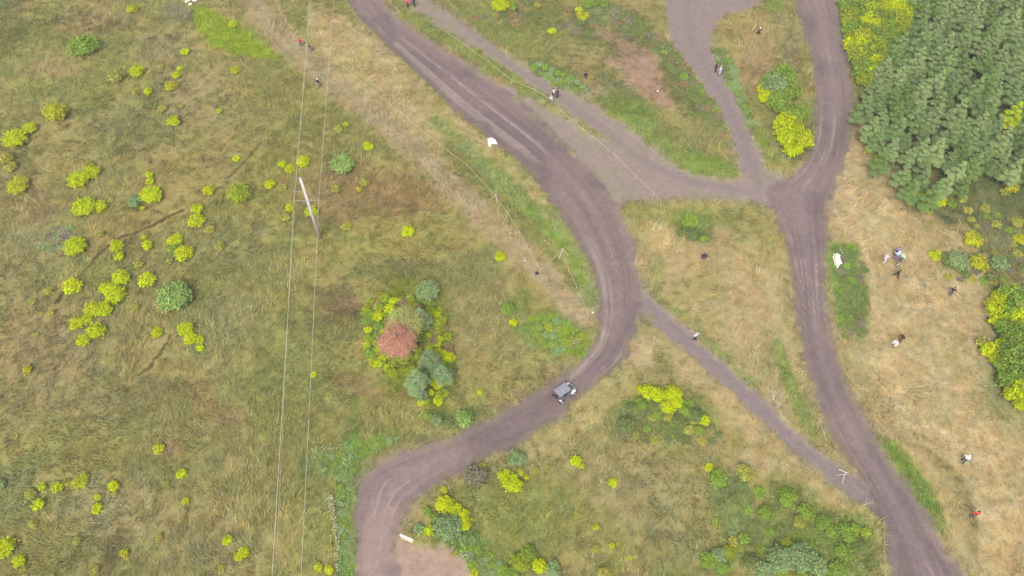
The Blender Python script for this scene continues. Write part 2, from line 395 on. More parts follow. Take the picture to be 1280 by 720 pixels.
# worn double track left of the bend
dW = seg_dist(X, Y, pts(smooth(WORN)))
worn_m = 1 - sstep(.6, 2.6, dW + JD)
lay(worn_m, (170, 151, 118), .7)
lay(1 - sstep(.15, .5, np.abs(dW - .85) + warp * .4), (150, 128, 108), .5)
trail = np.zeros(len(X))
for (pp, wd, cc, ss) in [
  ([(70,378),(100,345),(128,312),(148,298),(172,290),(200,278),(228,262)], .28, (112, 92, 62), .85),
  ([(285,222),(305,203),(325,180)], .3, (118, 100, 66), .7),
  ([(122,358),(140,345),(165,332),(188,316)], .22, (118, 98, 66), .7),
  ([(172,470),(190,455),(205,435),(213,420)], .22, (110, 92, 60), .8),
  ([(158,478),(160,460),(175,420),(184,390),(192,372)], .22, (120, 102, 70), .6),
  ([(225,240),(235,260),(240,290),(262,275)], .22, (126, 108, 74), .4),
  ([(50,400),(66,372),(85,360)], .25, (124, 108, 74), .5),
  ([(262,470),(262,440),(270,400)], .2, (126, 108, 80), .5),
  ([(232,330),(260,300),(285,262)], .2, (132, 116, 80), .5)]:
    d = seg_dist(X + warp2 * .9, Y - warp * 1.1, pts(smooth(pp)))
    trail = np.maximum(trail, (1 - sstep(wd * .9, wd * 1.9, d)) * (.35 + ss)); lay(1 - sstep(wd * .45, wd * 1.25, d), tuple(int(v * .84) for v in cc), min(1, ss * 1.15))

def strip(P, wpx, c, s=.9, j=.5):
    Q = smooth(P); W_ = pts(Q); mid = P[len(P) // 2]; wm = wpx / scale_at(*mid) / 2
    d = seg_dist(X, Y, W_) + JD * j
    lay(1 - sstep(wm * .35, wm * 1.5, d), c, s)
strip([(290,-30),(318,8),(350,42),(385,76),(430,112),(480,152),(530,196),(580,246),(640,304),(700,362),(730,392)], 34, (176, 157, 122), .75)
strip([(546,150),(580,180),(625,222),(668,262),(706,304),(730,345),(742,378)], 26, (148, 158, 98), .8)
strip([(660,262),(700,300),(730,350)], 12, (136, 160, 74), .8)
strip([(590,215),(640,262),(690,318),(720,360)], 14, (140, 146, 88), .6)
strip([(500,16),(560,52),(620,86),(670,114)], 16, (142, 152, 84), .85, .6)
strip([(700,136),(735,164),(768,192)], 14, (150, 154, 90), .8, .6)
strip([(1112,560),(1138,590),(1158,622),(1168,652)], 30, (124, 150, 64), .95, .4)
strip([(1128,546),(1165,562),(1192,590),(1210,625),(1216,680)], 22, (146, 134, 98), .7, .8)
strip([(972,430),(982,466),(998,505),(1016,540)], 16, (138, 152, 88), .75, .6)
strip([(1044,310),(1048,360),(1052,410)], 14, (120, 146, 74), .8, .3)
strip([(440,560),(434,600),(436,660),(438,740)], 24, (122, 148, 84), .9, .5)
strip([(760,140),(810,170),(850,196),(900,216),(925,212)], 20, (138, 152, 80), .75)
strip([(920,150),(932,180),(948,208)], 12, (130, 150, 72), .8, .3)
strip([(815,370),(860,398),(900,440),(940,480)], 10, (150, 154, 92), .7, .3)
strip([(640,515),(600,532),(560,548)], 8, (134, 148, 74), .8, .3)
for (pp, wd, cc, ss) in [      # narrow foot trails and the edges of mowing in the dry meadow
  ([(1130,545),(1170,560),(1200,585),(1222,620),(1231,660),(1228,720)], .35, (196, 176, 132), .6),
  ([(1040,268),(1060,285),(1082,310),(1093,345),(1096,400)], .4, (198, 176, 130), .7),
  ([(1150,440),(1170,480),(1195,520),(1250,560)], .5, (198, 178, 132), .45),
  ([(1180,430),(1205,480),(1235,530)], .5, (166, 152, 100), .4),
  ([(1062,190),(1045,235),(1040,262)], .5, (204, 182, 136), .7),
  ([(660,120),(690,132),(712,152),(750,182)], .35, (170, 156, 124), .5),
  ([(345,0),(352,22),(380,52)], .3, (186, 170, 130), .5),
  ([(425,20),(455,48),(490,80)], .3, (196, 176, 132), .5),
  ([(330,300),(420,300),(500,280)], .4, (176, 164, 100), .3)]:
    d = seg_dist(X, Y, pts(smooth(pp))) + JD * .5
    lay(1 - sstep(wd * .6, wd * 1.8, d), cc, ss)

def sharp(d, wdt=.45): return sstep(-wdt, wdt, d)
def strip_after():
    for P_, w_ in (([(500,-30),(530,-6),(600,46),(640,82),(690,114),(740,150),(800,198),(860,228),(930,238),(975,242)], 11), ([(862,-30),(856,20),(872,70),(905,120),(932,180),(950,232)], 10),
                   ([(800,372),(850,412),(900,460),(960,518),(1020,574),(1080,622)], 6)):
        strip(P_, w_, (142, 125, 125), .55, .4)
    strip([(560,575),(500,600),(470,645),(462,700),(462,760)], 26, (164, 142, 136), .45, .6)
    for P_ in ([(560,168),(620,200),(680,262),(720,330),(760,400)], ): pass
# tracks
LA, RA = pts(smooth(TRACK_A_L)), pts(smooth(TRACK_A_R))
LB, RB = pts(smooth(TRACK_B_L)), pts(smooth(TRACK_B_R))
polyA = np.vstack([LA, RA[::-1]]); polyB = np.vstack([LB, RB[::-1]])
sdA, sdB = poly_sd(X, Y, polyA), poly_sd(X, Y, polyB)
sdC, sdD, sdF = (poly_sd(X, Y, pts(P)) for P in (PATH_C, PATH_D, PATH_F))
sdP = poly_sd(X, Y, pts(BARE_PATCH))
edge = JD * 1.0
pathm = np.maximum.reduce([sharp(sdC + JD, .8), sharp(sdD + JD * .8, .6), sharp(sdF + JD * .7, .5)])
trackm = np.maximum(sharp(sdA + edge, .55), sharp(sdB + edge, .55))
patchm = sharp(sdP + JD, .7)
shoulder = np.maximum(sstep(-2.2, .3, sdA + JD * 1.4), sstep(-1.6, .3, sdB + JD * 1.2))
lay(shoulder, (162, 144, 120), .45)
lay(sstep(-1.4, .2, np.maximum(np.maximum(sdC, sdD), sdF) + JD * 1.5), (158, 146, 122), .5)
lay(pathm, (158, 141, 134), .95)
lay(pathm * sstep(.48, .66, fbm(X, Y, .3, 4, 6)), (150, 142, 118), .5)
lay(sharp(sdD + JD * .8, .6), (150, 133, 130), .8)
lay(sharp(sdF + JD * .7, .6), (143, 127, 128), .75)
lay(patchm, (184, 156, 140), .95)
lay(trackm, (121, 104, 105), .97)
lay(trackm * sstep(.45, .62, fbm(X, Y, .13, 3, 7)), (148, 128, 124), .6)
# wheel streaks follow the track
streak = np.zeros(len(X)); rut = np.zeros(len(X))
for sd, Lq, Rq, off, n in ((sdA, LA, RA, 0, 22), (sdB, LB, RB, 50, 20)):
    k = sd > -1
    dl = seg_dist(X[k], Y[k], Lq); dr = seg_dist(X[k], Y[k], Rq)
    t = dl / (dl + dr + 1e-6) + (fbm(X[k], Y[k], .05, 2, 3) - .5) * .16
    s1 = vn(t * n + off, X[k] * .05 + Y[k] * .05, 2) * .5 + vn(t * n * 2.3 + off, X[k] * .12 + Y[k] * .1, 5) * .5
    act = .15 + .55 * sstep(.38, .6, fbm(X[k], Y[k], .07, 2, 4)); act = np.maximum(act, np.exp(-((X[k] + 17) ** 2 + (Y[k] - 28) ** 2) / 160.0) if off == 0 else 0)
    streak[k] = (1 - .8 * sstep(-2.5, -.5, sdC[k])) * sstep(.54, .78, s1) * act * np.maximum(sstep(.36, .56, fbm(X[k], Y[k], .22, 3, 1)), (.9 * np.exp(-((X[k] + 17) ** 2 / 110.0 + (Y[k] - 27) ** 2 / 200.0)) + .8 * np.exp(-((X[k] - 12) ** 2 / 60.0 + (Y[k] - 64) ** 2 / 220.0))) if off == 0 else .25) * sstep(.05, .2, t) * (1 - sstep(.8, .95, t))
    rut[k] = (s1 - .5)
    bandm = np.zeros(len(X)); bandm[k] = np.exp(-((t - (.5 if off else .55)) / .2) ** 2) * (sd[k] > 0); lay(bandm, (152, 134, 134), .5 if off else .22)
    # lighter thrown-up earth near both rims
    rim = np.zeros(len(X)); rim[k] = (1 - sstep(.3, 1.4, np.minimum(dl, dr) + warp[k] * 1.5)) * (sd[k] > 0)
    lay(rim * (1 - sstep(-1.5, 0, np.maximum(np.maximum(sdC, sdD), sdF))), (148, 132, 120), .5)
lay(streak * trackm, (194, 174, 166), .75)
strip_after()
lay((trackm > .5) * sstep(.62, .8, 1 - (rut + .5)), (120, 103, 106), .5)
lay(blob(470,690,34,70,(160,138,132),.0) * trackm, (170, 146, 138), .6)
lay(patchm * sstep(.55, .7, fbm(X, Y, .5, 4, 1)), (170, 140, 126), .6)
# green creeping in at the middle of the lower path mouth
blob(808,400,12,12,(150,140,100),.7)
soilm = np.maximum(np.maximum(trackm, pathm), patchm)

# fine mottling: clumps of sward and patches of litter
g = 1 - soilm
mot = (fbm(X, Y, 1.1, 4, 6) - .5) * .75 + (fbm(X, Y, 2.4, 2, 2) - .5) * .35
C *= (1 + mot * (.25 * soilm + .80 * g))[:, None]
hv = (fbm(X, Y, .8, 3, 0) - .5)
C[:, 0] *= 1 + hv * .22 * g; C[:, 2] *= 1 - hv * .25 * g
sw = g * (1 - sstep(.19, .27, C[:, 0]) * sstep(.85, 1.05, C[:, 0] / (C[:, 1] + 1e-4)))   # living sward, not bleached straw
C[:, 0] *= 1 + .02 * sw; C[:, 1] *= 1 + .045 * sw; C[:, 2] *= 1 - .12 * sw
C = np.clip(C, .008, .75)

# relief
Z = (fbm(X, Y, .9, 3, 3) - .5) * .22 * g + (fbm(X, Y, 2.2, 2, 6) - .5) * .12 * g
Z += rut * .07 * trackm - .10 * soilm
Z += (1 - sstep(0, 1.2, np.abs(np.where(sdA > sdB, sdA, sdB) + .3))) * .12 * (1 - pathm)
far = np.maximum(np.maximum(X0 - X, X - X1), np.maximum(Y0 - Y, Y - Y1)) > 1
Z[far] *= .2
NX, NY = len(ax), len(ay)
idx = np.arange(NX * NY).reshape(NX, NY)
F = np.stack([idx[:-1, :-1], idx[1:, :-1], idx[1:, 1:], idx[:-1, 1:]], -1).reshape(-1, 4)
V = np.stack([X, Y, Z], 1)
fc = F.mean(1) * 0
tr = np.maximum(sdA, sdB)[F].mean(1); trA = sdA[F].mean(1); trB = sdB[F].mean(1)
pc, pd, pf, pp_ = sdC[F].mean(1), sdD[F].mean(1), sdF[F].mean(1), sdP[F].mean(1)
cls = np.zeros(len(F), int)
cls[(pp_ > 0)] = 5; cls[pf > 0] = 4; cls[pd > 0] = 3; cls[pc > 0] = 2; cls[trA > 0] = 1; cls[trB > 0] = 6
def sub(name, sel, kind='structure'):
    f = F[sel]; u, inv = np.unique(f, return_inverse=True)
    o = link(name, fast_mesh(name, V[u], inv.reshape(f.shape), M_GROUND, C[u], True))
    return o
for c, nm in ((0, 'ground'), (1, 'dirt_track'), (6, 'dirt_track'), (2, 'dirt_path'), (3, 'dirt_path'), (4, 'dirt_path'), (5, 'bare_earth')):
    o = sub(nm, cls == c); o['kind'] = 'structure'

# lookups on the fine part of the grid
iX0 = PX; iY0 = PY
def look(A, x, y):
    i = np.clip(((x - X0) / ST + .5).astype(int), 0, NX - 2 * PX - 1) + PX
    j = np.clip(((y - Y0) / ST + .5).astype(int), 0, NY - 2 * PY - 1) + PY
    return A[i * NY + j]

# ------------------------------------------------------------------ grass
def grass(name, n, sel, hmin, hmax, wd, lean, dens_f, label, cat, bright=1.0, flow=1.0):
    x = rng.uniform(X0 + 1, X1 - 1, n); y = rng.uniform(Y0 + 1, Y1 - 1, n)
    k = np.abs(x) < 68 + (y - 15) * .36
    x, y = x[k], y[k]
    so_ = look(soilm, x, y); c = look(C, x, y)
    k = (so_ < rng.uniform(.0, .5, len(x))) & (look(trail, x, y) < rng.uniform(.0, .7, len(x))) & sel(x, y, c) & (rng.random(len(x)) < dens_f(x, y))
    x, y, c = x[k], y[k], c[k]; z = look(Z, x, y); N = len(x)
    th = fbm(x, y, .06, 3, 2) * 14 * flow + rng.normal(0, .7, N)
    L = rng.uniform(hmin, hmax, N) * (0.7 + .6 * fbm(x, y, .5, 2, 5))
    le = np.clip(rng.normal(lean, .25, N), .05, 1.3)
    dx, dy = np.cos(th), np.sin(th)
    hx, hz = L * np.sin(le), L * np.cos(le)
    wv = rng.uniform(.6, 1.3, N) * wd
    base = np.stack([x, y, z - .02], 1)
    side = np.stack([-dy, dx, np.zeros(N)], 1) * wv[:, None]
    tip = base + np.stack([dx * hx, dy * hx, hz + .02], 1)
    V_ = np.stack([base - side, base + side, tip], 1).reshape(-1, 3)
    F_ = np.arange(3 * N).reshape(-1, 3)
    br = np.clip(rng.normal(1.0, .27, N), .4, 1.8) * bright
    cc = c * br[:, None]
    cc[:, 0] *= 1 + rng.normal(0, .05, N); cc[:, 2] *= 1 + rng.normal(0, .12, N)
    cc = np.clip(np.repeat(cc, 3, 0), .005, .8)
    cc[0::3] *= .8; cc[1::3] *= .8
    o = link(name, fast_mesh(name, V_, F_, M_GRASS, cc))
    tag(o, label, cat, kind='stuff')
lum = lambda c: c.mean(1)
isgreen = lambda c: (c[:, 1] > c[:, 0] * .99)
isstraw = lambda c: (~isgreen(c)) & (c[:, 0] > .195)
grass('dry_grass', 1000000, lambda x, y, c: isstraw(c), .15, .5, .034, 1.05, lambda x, y: .35 + .9 * fbm(x, y, .5, 3, 3) ** 1.5, 'short bleached straw covering the mown ground beside the tracks', 'dry grass', 1.10)
grass('meadow_grass', 1450000, lambda x, y, c: (~isstraw(c)) & (~isgreen(c)), .2, .6, .042, .85, lambda x, y: .25 + 1.2 * fbm(x, y, .4, 3, 4) ** 1.3, 'olive brown meadow grass lying in swirls over the open field', 'meadow grass', 1.12)
grass('green_grass', 1750000, lambda x, y, c: isgreen(c), .15, .45, .042, .75, lambda x, y: .4 + fbm(x, y, .4, 3, 5), 'lush green grass and weeds in strips along the track edges', 'green grass', 1.10)

grass('tall_dry_grass', 420000, lambda x, y, c: (~isgreen(c)) | (rng.random(len(x)) < .25), .5, 1.15, .045, 1.15, lambda x, y: sstep(.46, .68, fbm(x, y, .28, 3, 1)), 'long pale bent stalks in tussocks across the meadow', 'tall dry grass', 1.42)
# white flowering weeds: dotted heads nobody could count
def flowers(name, spots, label):
    Vs, Fs = [], []
    k = 0
    for (x, y, rx, ry, n) in spots:
        for _ in range(n):
            px, py = random.gauss(x, rx * .5), random.gauss(y, ry * .5)
            p = at(px, py, random.uniform(.3, .6)); r = random.uniform(.03, .075)
            for q in range(5):
                a = q * 1.2566
                Vs.append((p.x + math.cos(a) * r, p.y + math.sin(a) * r, p.z + random.uniform(-.03, .03)))
            Fs.append([k, k + 1, k + 2]); Fs.append([k, k + 2, k + 3]); Fs.append([k, k + 3, k + 4]); k += 5
    o = link(name, fast_mesh(name, np.array(Vs), np.array(Fs), mat_simple('flower_white', (.36, .39, .29), .8)))
    tag(o, label, 'flowers', kind='stuff')
flowers('white_flowers', [(413,628,6,14,60),(417,655,5,22,60),(421,690,5,30,45),(404,560,22,12,50),(432,575,8,10,12),(428,640,10,50,40),
   (695,95,26,9,50),(712,102,10,7,40),(770,12,10,6,40),(785,22,16,8,35),(835,62,10,8,30),(850,80,12,10,25),(900,70,8,12,30),(915,90,10,14,30),(925,110,6,14,20),
   (1052,312,4,5,10),(580,690,10,10,18),(690,415,30,20,55),(720,425,14,10,25),(75,295,22,14,60),(90,300,16,12,30),(640,590,10,8,8),(1062,668,14,14,35),(745,690,20,20,15),(150,640,50,40,40),(615,400,40,40,30)],
   'white flower heads dotted through the green weeds')

# ------------------------------------------------------------------ thin haze volume, added to lift the dark tones
hz = bpy.data.materials.new('added_haze'); hz.use_nodes = True
for n in list(hz.node_tree.nodes): hz.node_tree.nodes.remove(n)
pv = hz.node_tree.nodes.new('ShaderNodeVolumePrincipled'); ho = hz.node_tree.nodes.new('ShaderNodeOutputMaterial')
pv.inputs['Color'].default_value = (.92, .90, .93, 1); pv.inputs['Density'].default_value = 0.0005; pv.inputs['Anisotropy'].default_value = 0.2
hz.node_tree.links.new(pv.outputs[0], ho.inputs['Volume'])
hb = MB().box((0, 60, 44.5), (5600, 5600, 91)).build('haze', hz); hb['kind'] = 'stuff'; hb['label'] = 'thin pale haze added over the field to lift dark tones'; hb['category'] = 'haze'

# ------------------------------------------------------------------ leaves, bushes and trees
def leaf_cloud(name, lobes, n, leaf, up=.5, narrow=.6, seed=0, shell=.55, droop=0.0):
    r_ = np.random.default_rng(seed)
    vols = np.array([l[3] * l[4] * l[5] for l in lobes]) ** .67
    cnt = (vols / vols.sum() * n).astype(int) + 1
    P, D = [], []
    for l, m_ in zip(lobes, cnt):
        v = r_.normal(size=(m_, 3)); v /= np.linalg.norm(v, axis=1)[:, None]
        v[:, 2] = np.where(v[:, 2] < -.2, -v[:, 2] * .6, v[:, 2])
        rad = shell + (1 - shell) * r_.random(m_) ** .6
        bumpy = 1 + .22 * np.sin(v[:, 0] * 7 + l[0] * 3) * np.cos(v[:, 1] * 6 + l[1] * 5) + .12 * r_.normal(size=m_)
        p = v * (rad * bumpy)[:, None] * np.array(l[3:6]) + np.array(l[:3])
        P.append(p); D.append(v)
    P = np.vstack(P); D = np.vstack(D); N = len(P)
    nrm = D * (1 - up) + np.array([0, 0, 1]) * up + r_.normal(size=(N, 3)) * .45
    nrm /= np.linalg.norm(nrm, axis=1)[:, None]
    t = np.cross(nrm, r_.normal(size=(N, 3))); t /= np.linalg.norm(t, axis=1)[:, None]
    b = np.cross(nrm, t)
    s = leaf * r_.uniform(.6, 1.35, N)[:, None]
    t = t * s; b = b * s * narrow
    Vv = np.stack([P - t, P - b * .9 + nrm * s * .1, P + t, P + b], 1).reshape(-1, 3)
    Vv[:, 2] = np.maximum(Vv[:, 2], .02)
    return fast_mesh(name, Vv, np.arange(4 * N).reshape(-1, 4), M_LEAF)
def stems(name, r, h, n, seed):
    q = random.Random(seed); mb = MB()
    for i in range(n):
        a = q.uniform(0, 6.28); d = q.uniform(.2, .7) * r
        p = Vector((math.cos(a) * r * .08, math.sin(a) * r * .08, -.05))
        e = Vector((math.cos(a) * d, math.sin(a) * d, h * q.uniform(.5, .85)))
        mid = p.lerp(e, .5) + Vector((0, 0, h * .06))
        mb.tube(p, mid, .035 * r + .01, .022 * r + .008, 6).tube(mid, e, .022 * r + .008, .006, 6)
    return mb.mesh(name, M_BARK)
def bush_lobes(r, seed, flat=.75, n=7):
    q = random.Random(seed); L = [(0, 0, r * flat * .5, r * .88, r * .86, r * flat * .72)]
    for i in range(n):
        a = q.uniform(0, 6.28); d = q.uniform(.35, .62) * r; s = q.uniform(.26, .42) * r
        L.append((math.cos(a) * d, math.sin(a) * d, r * flat * q.uniform(.35, .85), s, s * q.uniform(.75, 1.2), s * q.uniform(.7, 1.0)))
    return L
BUSH = {}
for size, r, leaf, n in (('s', .55, .085, 520), ('m', 1.05, .10, 1700), ('l', 1.8, .12, 4200)):
    BUSH[size] = []
    for v in range(4):
        flat = (.8, .95, .7, .85)[v]
        fm = leaf_cloud('foliage', bush_lobes(r, 31 * v + ord(size), flat, (4, 7, 6, 8)[v]), n, leaf, .45, .6, v + 10, .5)
        sm = stems('stem', r, r * flat * 1.2, 5, v)
        BUSH[size].append((r, fm, sm))
# low leafy weeds: flatter, wider
WEED = []
for v in range(3):
    WEED.append((.9, leaf_cloud('foliage', bush_lobes(.9, 77 + v, .45, 9), 900, .11, .6, .5, v + 40, .35), stems('stem', .9, .5, 4, v + 9)))
# grey-green trees of the wood: soft, feathery crowns on thin trunks
def tree_lobes(r, h, seed, z0=.25, lob=26):
    q = random.Random(seed); L = []
    for i in range(lob):
        f = i / (lob - 1.0)
        z = h * (z0 + (1 - z0) * f * .93); rr = r * (1.02 - f) ** .75
        a = i * 2.399 + q.uniform(-.4, .4); d = rr * .60
        s = max(.22, rr * q.uniform(.32, .5))
        L.append((math.cos(a) * d, math.sin(a) * d, z, s, s, s * q.uniform(.6, .9)))
    return L
def trunk(name, h, r, seed, crown_r, limbs=7):
    q = random.Random(seed); mb = MB(); p = Vector((0, 0, -.1)); K = 5
    for i in range(K):
        e = Vector((q.uniform(-.1, .1), q.uniform(-.1, .1), h * .88 * (i + 1) / K))
        mb.tube(p, e, r * (1 - i / K) + .015, r * (1 - (i + 1) / K) + .015, 7); p = e
    for i in range(limbs):
        z = h * (.35 + .5 * i / limbs); a = q.uniform(0, 6.28); d = crown_r * q.uniform(.5, .8)
        mb.tube((0, 0, z), (math.cos(a) * d, math.sin(a) * d, z + d * .45), r * .35, .012, 5)
    return mb.mesh(name, M_BARK)
TREE = []
for v in range(6):
    h = (6.2, 6.8, 5.6, 6.5, 7.2, 5.9)[v]; r = (1.75, 1.9, 1.6, 2.0, 1.8, 1.7)[v]
    TREE.append((r, h, leaf_cloud('crown', tree_lobes(r, h, v * 5 + 3), 12000, .09, .45, .26, v + 60, .3), trunk('trunk', h, .11, v, r)))

FOL = 1.62      # foliage albedo factor: a crown shows darker than one leaf
DOME = leaf_cloud('crown', [(0, 0, 3.1, 1.75, 1.75, 1.9), (.5, .4, 3.4, 1.2, 1.2, 1.5), (-.5, .3, 3.3, 1.25, 1.2, 1.5), (0, -.5, 3.2, 1.3, 1.2, 1.5)], 12000, .085, .3, .35, 99, .45)
def rnd_col(c, j=.08):
    c = np.minimum(np.array(c) * FOL, .62)
    v = random.uniform(1 - j, 1 + j)
    return (min(1, c[0] * v * random.uniform(.96, 1.04)), min(1, c[1] * v), min(1, c[2] * v), 1)
KIND = {'B': (alb(150, 132, 92), 'brownish'),    # colour the photo shows, plain words
 'M': (alb(150, 178, 96), 'fresh light green'), 'Y': (alb(191, 203, 16), 'bright yellow-green'), 'V': (alb(156, 170, 50), 'yellowish green'), 'Q': (alb(188, 190, 44), 'golden yellow'), 'O': (alb(172, 170, 78), 'pale olive'),
 'L': (alb(138, 163, 64), 'leaf-green'), 'G': (alb(144, 166, 110), 'grey-green'), 'D': (alb(124, 138, 78), 'dull dark green'),
 'K': (alb(140, 134, 108), 'grey twiggy')}
BUSHES = []     # (object, px, py, colour words, size words, width px)
def plant(x, y, w, kind, size=None, hmul=1.0, register=True, weed=False, label=None, group=None, name='bush'):
    sc_ = scale_at(x, y)
    rad = w / sc_ / 2
    if weed: pr = random.choice(WEED)
    else:
        size = 's' if rad < .75 else ('m' if rad < 1.35 else 'l')
        pr = random.choice(BUSH[size])
    if x > 1060 and y < 120 or (1220 < x and 360 < y < 510) or (945 < x < 1012 and 90 < y < 192): hmul, rad = 1.7, rad * 1.2
    s = rad / pr[0] * 1.10
    hz = pr[0] * .7 * s * hmul
    p = at(x, y, hz * .8); p.z = -.05
    o = empty(name, p, random.uniform(0, 6.28), s)
    if weed: hmul *= .7
    o.scale = (s * random.uniform(.92, 1.08), s * random.uniform(.92, 1.08), s * hmul)
    f = link('foliage', pr[1], o); f.color = rnd_col(KIND[kind][0])
    link('stem', pr[2], o)
    if register: BUSHES.append((o, x, y, KIND[kind][1], 'tiny' if w < 11 else 'small' if w < 17 else 'medium-sized' if w < 25 else 'large'))
    else:
        tag(o, label, 'weed' if name == 'leafy_weed' else 'shrub', group)
        SMALL.setdefault('weed clump' if name == 'leafy_weed' else 'shrub', []).append((o, x, y, KIND[kind][1], 'small' if w < 12 else 'larger'))
    return o
SP = """103 55 34 L|165 10 14 Q|170 87 20 Y|145 95 20 O|185 114 11 Y|202 82 8 O|213 106 15 Q|220 92 13 Y|225 85 9 Y|230 64 11 Y|216 150 17 Y|68 139 29 Q|36 160 17 Y|18 171 28 Y|291 30 12 Y|294 86 13 Q|274 138 8 Y|254 44 9 O|203 135 11 O|170 115 10 O|226 132 8 O
97 222 26 Y|112 214 22 Y|110 205 14 O|21 230 25 Q|6 198 18 O|12 208 15 O|105 257 28 Y|125 257 17 Y|137 250 9 O|188 242 25 Y|187 226 11 Y|187 218 10 Y|168 250 18 G|178 260 7 Y|261 237 15 Y|246 260 15 Y|245 275 21 Y|298 241 28 V|93 306 26 Y|145 306 18 Y|148 320 14 Y|184 306 13 Y|180 296 8 Y|219 299 18 Y|229 316 22 Y|219 311 18 L|212 325 9 O|125 292 11 O|262 287 12 O|274 307 14 O|295 197 10 Y|90 357 23 Y|151 346 22 Y|183 349 23 Y|132 358 17 Y|216 369 42 M|208 305 8 O|173 330 12 O
144 368 24 Y|139 360 20 Y|128 385 24 Y|116 385 22 Y|94 403 18 Y|107 398 16 Y|120 412 22 Y|103 425 17 Y|169 384 12 O|196 415 15 Y|231 411 20 Y|238 423 16 Y|249 424 12 Y|250 434 11 Y|34 462 12 Q|50 392 7 O|63 391 10 O|45 418 8 O|60 363 14 O|40 377 10 O
19 545 8 O|198 560 15 Q|226 591 13 Y|208 604 9 O|232 626 10 Q|52 608 11 Y|71 609 15 Y|83 603 11 O|100 601 20 Q|142 607 15 Y|142 617 8 O|122 621 10 Q|120 635 14 Y|47 631 17 Y|38 617 16 O|42 655 12 O|96 676 12 O|4 684 27 Y|24 701 15 Y|20 706 9 Y|28 711 9 O|155 691 12 Q|158 697 7 Q|117 712 13 O|284 674 14 Y|305 690 13 Y|298 695 12 Y|277 710 10 O|199 672 11 O|0 605 14 G
460 182 14 Y|353 205 11 Y|362 211 14 Y|379 201 17 Y|428 205 29 M|337 229 15 Y|352 234 12 O|362 259 12 Y|389 263 17 Y|455 228 12 O|449 236 8 Q|420 236 12 O|509 288 16 Y|625 320 15 Y|433 283 13 O|432 155 8 Q|423 161 12 O|357 272 12 O
535 362 28 G|392 468 9 Y|600 490 8 Y|634 386 18 L|642 403 11 Y|580 522 24 M|545 524 18 G|534 518 12 L|560 528 14 D
811 489 22 Y|824 492 22 Y|802 486 12 Y|842 490 22 Y|846 502 18 Y|836 508 18 Y|858 514 18 L|800 505 16 L|821 519 12 L|881 525 14 Y|870 518 20 D|790 510 18 D|784 530 22 D|850 526 20 D
720 576 15 Y|727 582 9 Q|766 603 13 Y|645 571 24 G|630 594 18 Y|640 603 26 Y|651 590 9 Q|658 596 8 Q|670 587 9 O|721 644 10 O|745 659 9 Q|745 686 12 O|765 681 8 Y|773 680 6 O|787 697 6 Y|887 584 12 Y|898 597 24 L|932 590 22 O|886 700 22 L|900 695 22 G|905 708 18 L|916 676 14 O|912 690 18 V|650 702 26 V|661 692 22 L|675 708 20 Y|691 712 22 G|758 716 20 O|956 714 26 G|640 716 20 L
602 583 10 Y|594 592 28 K|556 630 22 Y|568 636 18 Y|580 652 20 Y|580 642 14 Y|537 662 15 Y|534 638 12 L|543 646 14 L|559 659 34 G|523 661 15 G|412 683 10 O|398 709 12 Y|411 712 12 Y|555 612 10 Q|593 716 12 Q|568 692 9 O
978 98 26 L|968 108 24 G|990 110 20 L|973 126 22 L|1000 138 24 L|960 120 16 Y|982 152 20 Y|992 150 16 V|985 140 18 L|975 155 16 Y|985 168 24 Y|997 160 14 Y|1005 175 20 Y|992 184 20 Y|953 110 12 Y|957 122 14 Y|960 100 14 L
1098 14 16 Y|1108 6 18 Y|1120 12 20 Y|1133 18 22 Y|1139 30 12 Y|1120 28 16 Q|1100 34 16 Q|1086 8 14 Q|1072 22 16 L|1078 45 18 Q|1092 52 14 Y|1090 62 12 Y|1076 66 16 Q|1082 82 16 L|1094 90 14 Y|1086 98 12 L|1104 76 12 O|1068 6 12 O|1146 12 18 Y|1130 2 16 Y
1088 186 12 Y|1098 196 12 L|1203 222 22 Q|1210 212 12 Q|1152 244 18 Y|1164 250 14 Y|1175 250 18 Y|1160 262 14 O|1203 247 14 O|1190 255 12 L|1265 232 20 Q|1256 240 12 O|1272 224 12 L|1169 318 17 Q|1217 298 22 Q|1225 328 23 Q|1198 325 26 G|1186 322 18 D|1209 342 14 D|1250 330 24 G|1240 345 14 D|1272 276 16 O|1275 298 16 Q|1246 280 12 O|1210 262 12 O|1272 316 12 O|1232 260 14 O
1266 366 26 L|1252 372 18 Y|1245 384 20 Y|1262 386 22 L|1275 396 26 Y|1246 400 14 Y|1258 408 20 L|1276 418 28 L|1262 424 20 L|1254 432 16 Y|1240 436 20 Y|1246 446 16 Y|1271 444 34 L|1258 458 20 L|1262 474 22 L|1276 470 26 L|1274 488 24 Y|1262 492 14 Y|1278 502 18 Y|1228 428 12 O
626 4 22 Y|640 6 16 L|690 38 11 Y|729 19 15 Q|724 12 10 Y|735 4 14 L|742 2 14 L|755 4 12 L|660 2 12 D|672 6 10 O
862 275 22 L|857 288 14 D|868 294 16 D|880 298 12 L|850 291 10 D|985 620 24 L|1008 640 22 L|1000 652 18 O|1028 652 20 L|1040 664 18 L|1062 664 26 L|1083 664 14 V|1072 680 18 D|985 682 20 V|975 700 34 G|1003 696 36 G|1022 706 26 G|1055 690 22 L|940 700 20 D|930 672 16 L|1090 700 12 D|958 640 18 L|1048 710 22 L"""
for ln in SP.split('\n'):
    for it in ln.split('|'):
        a = it.split(); plant(float(a[0]), float(a[1]), float(a[2]), a[3])

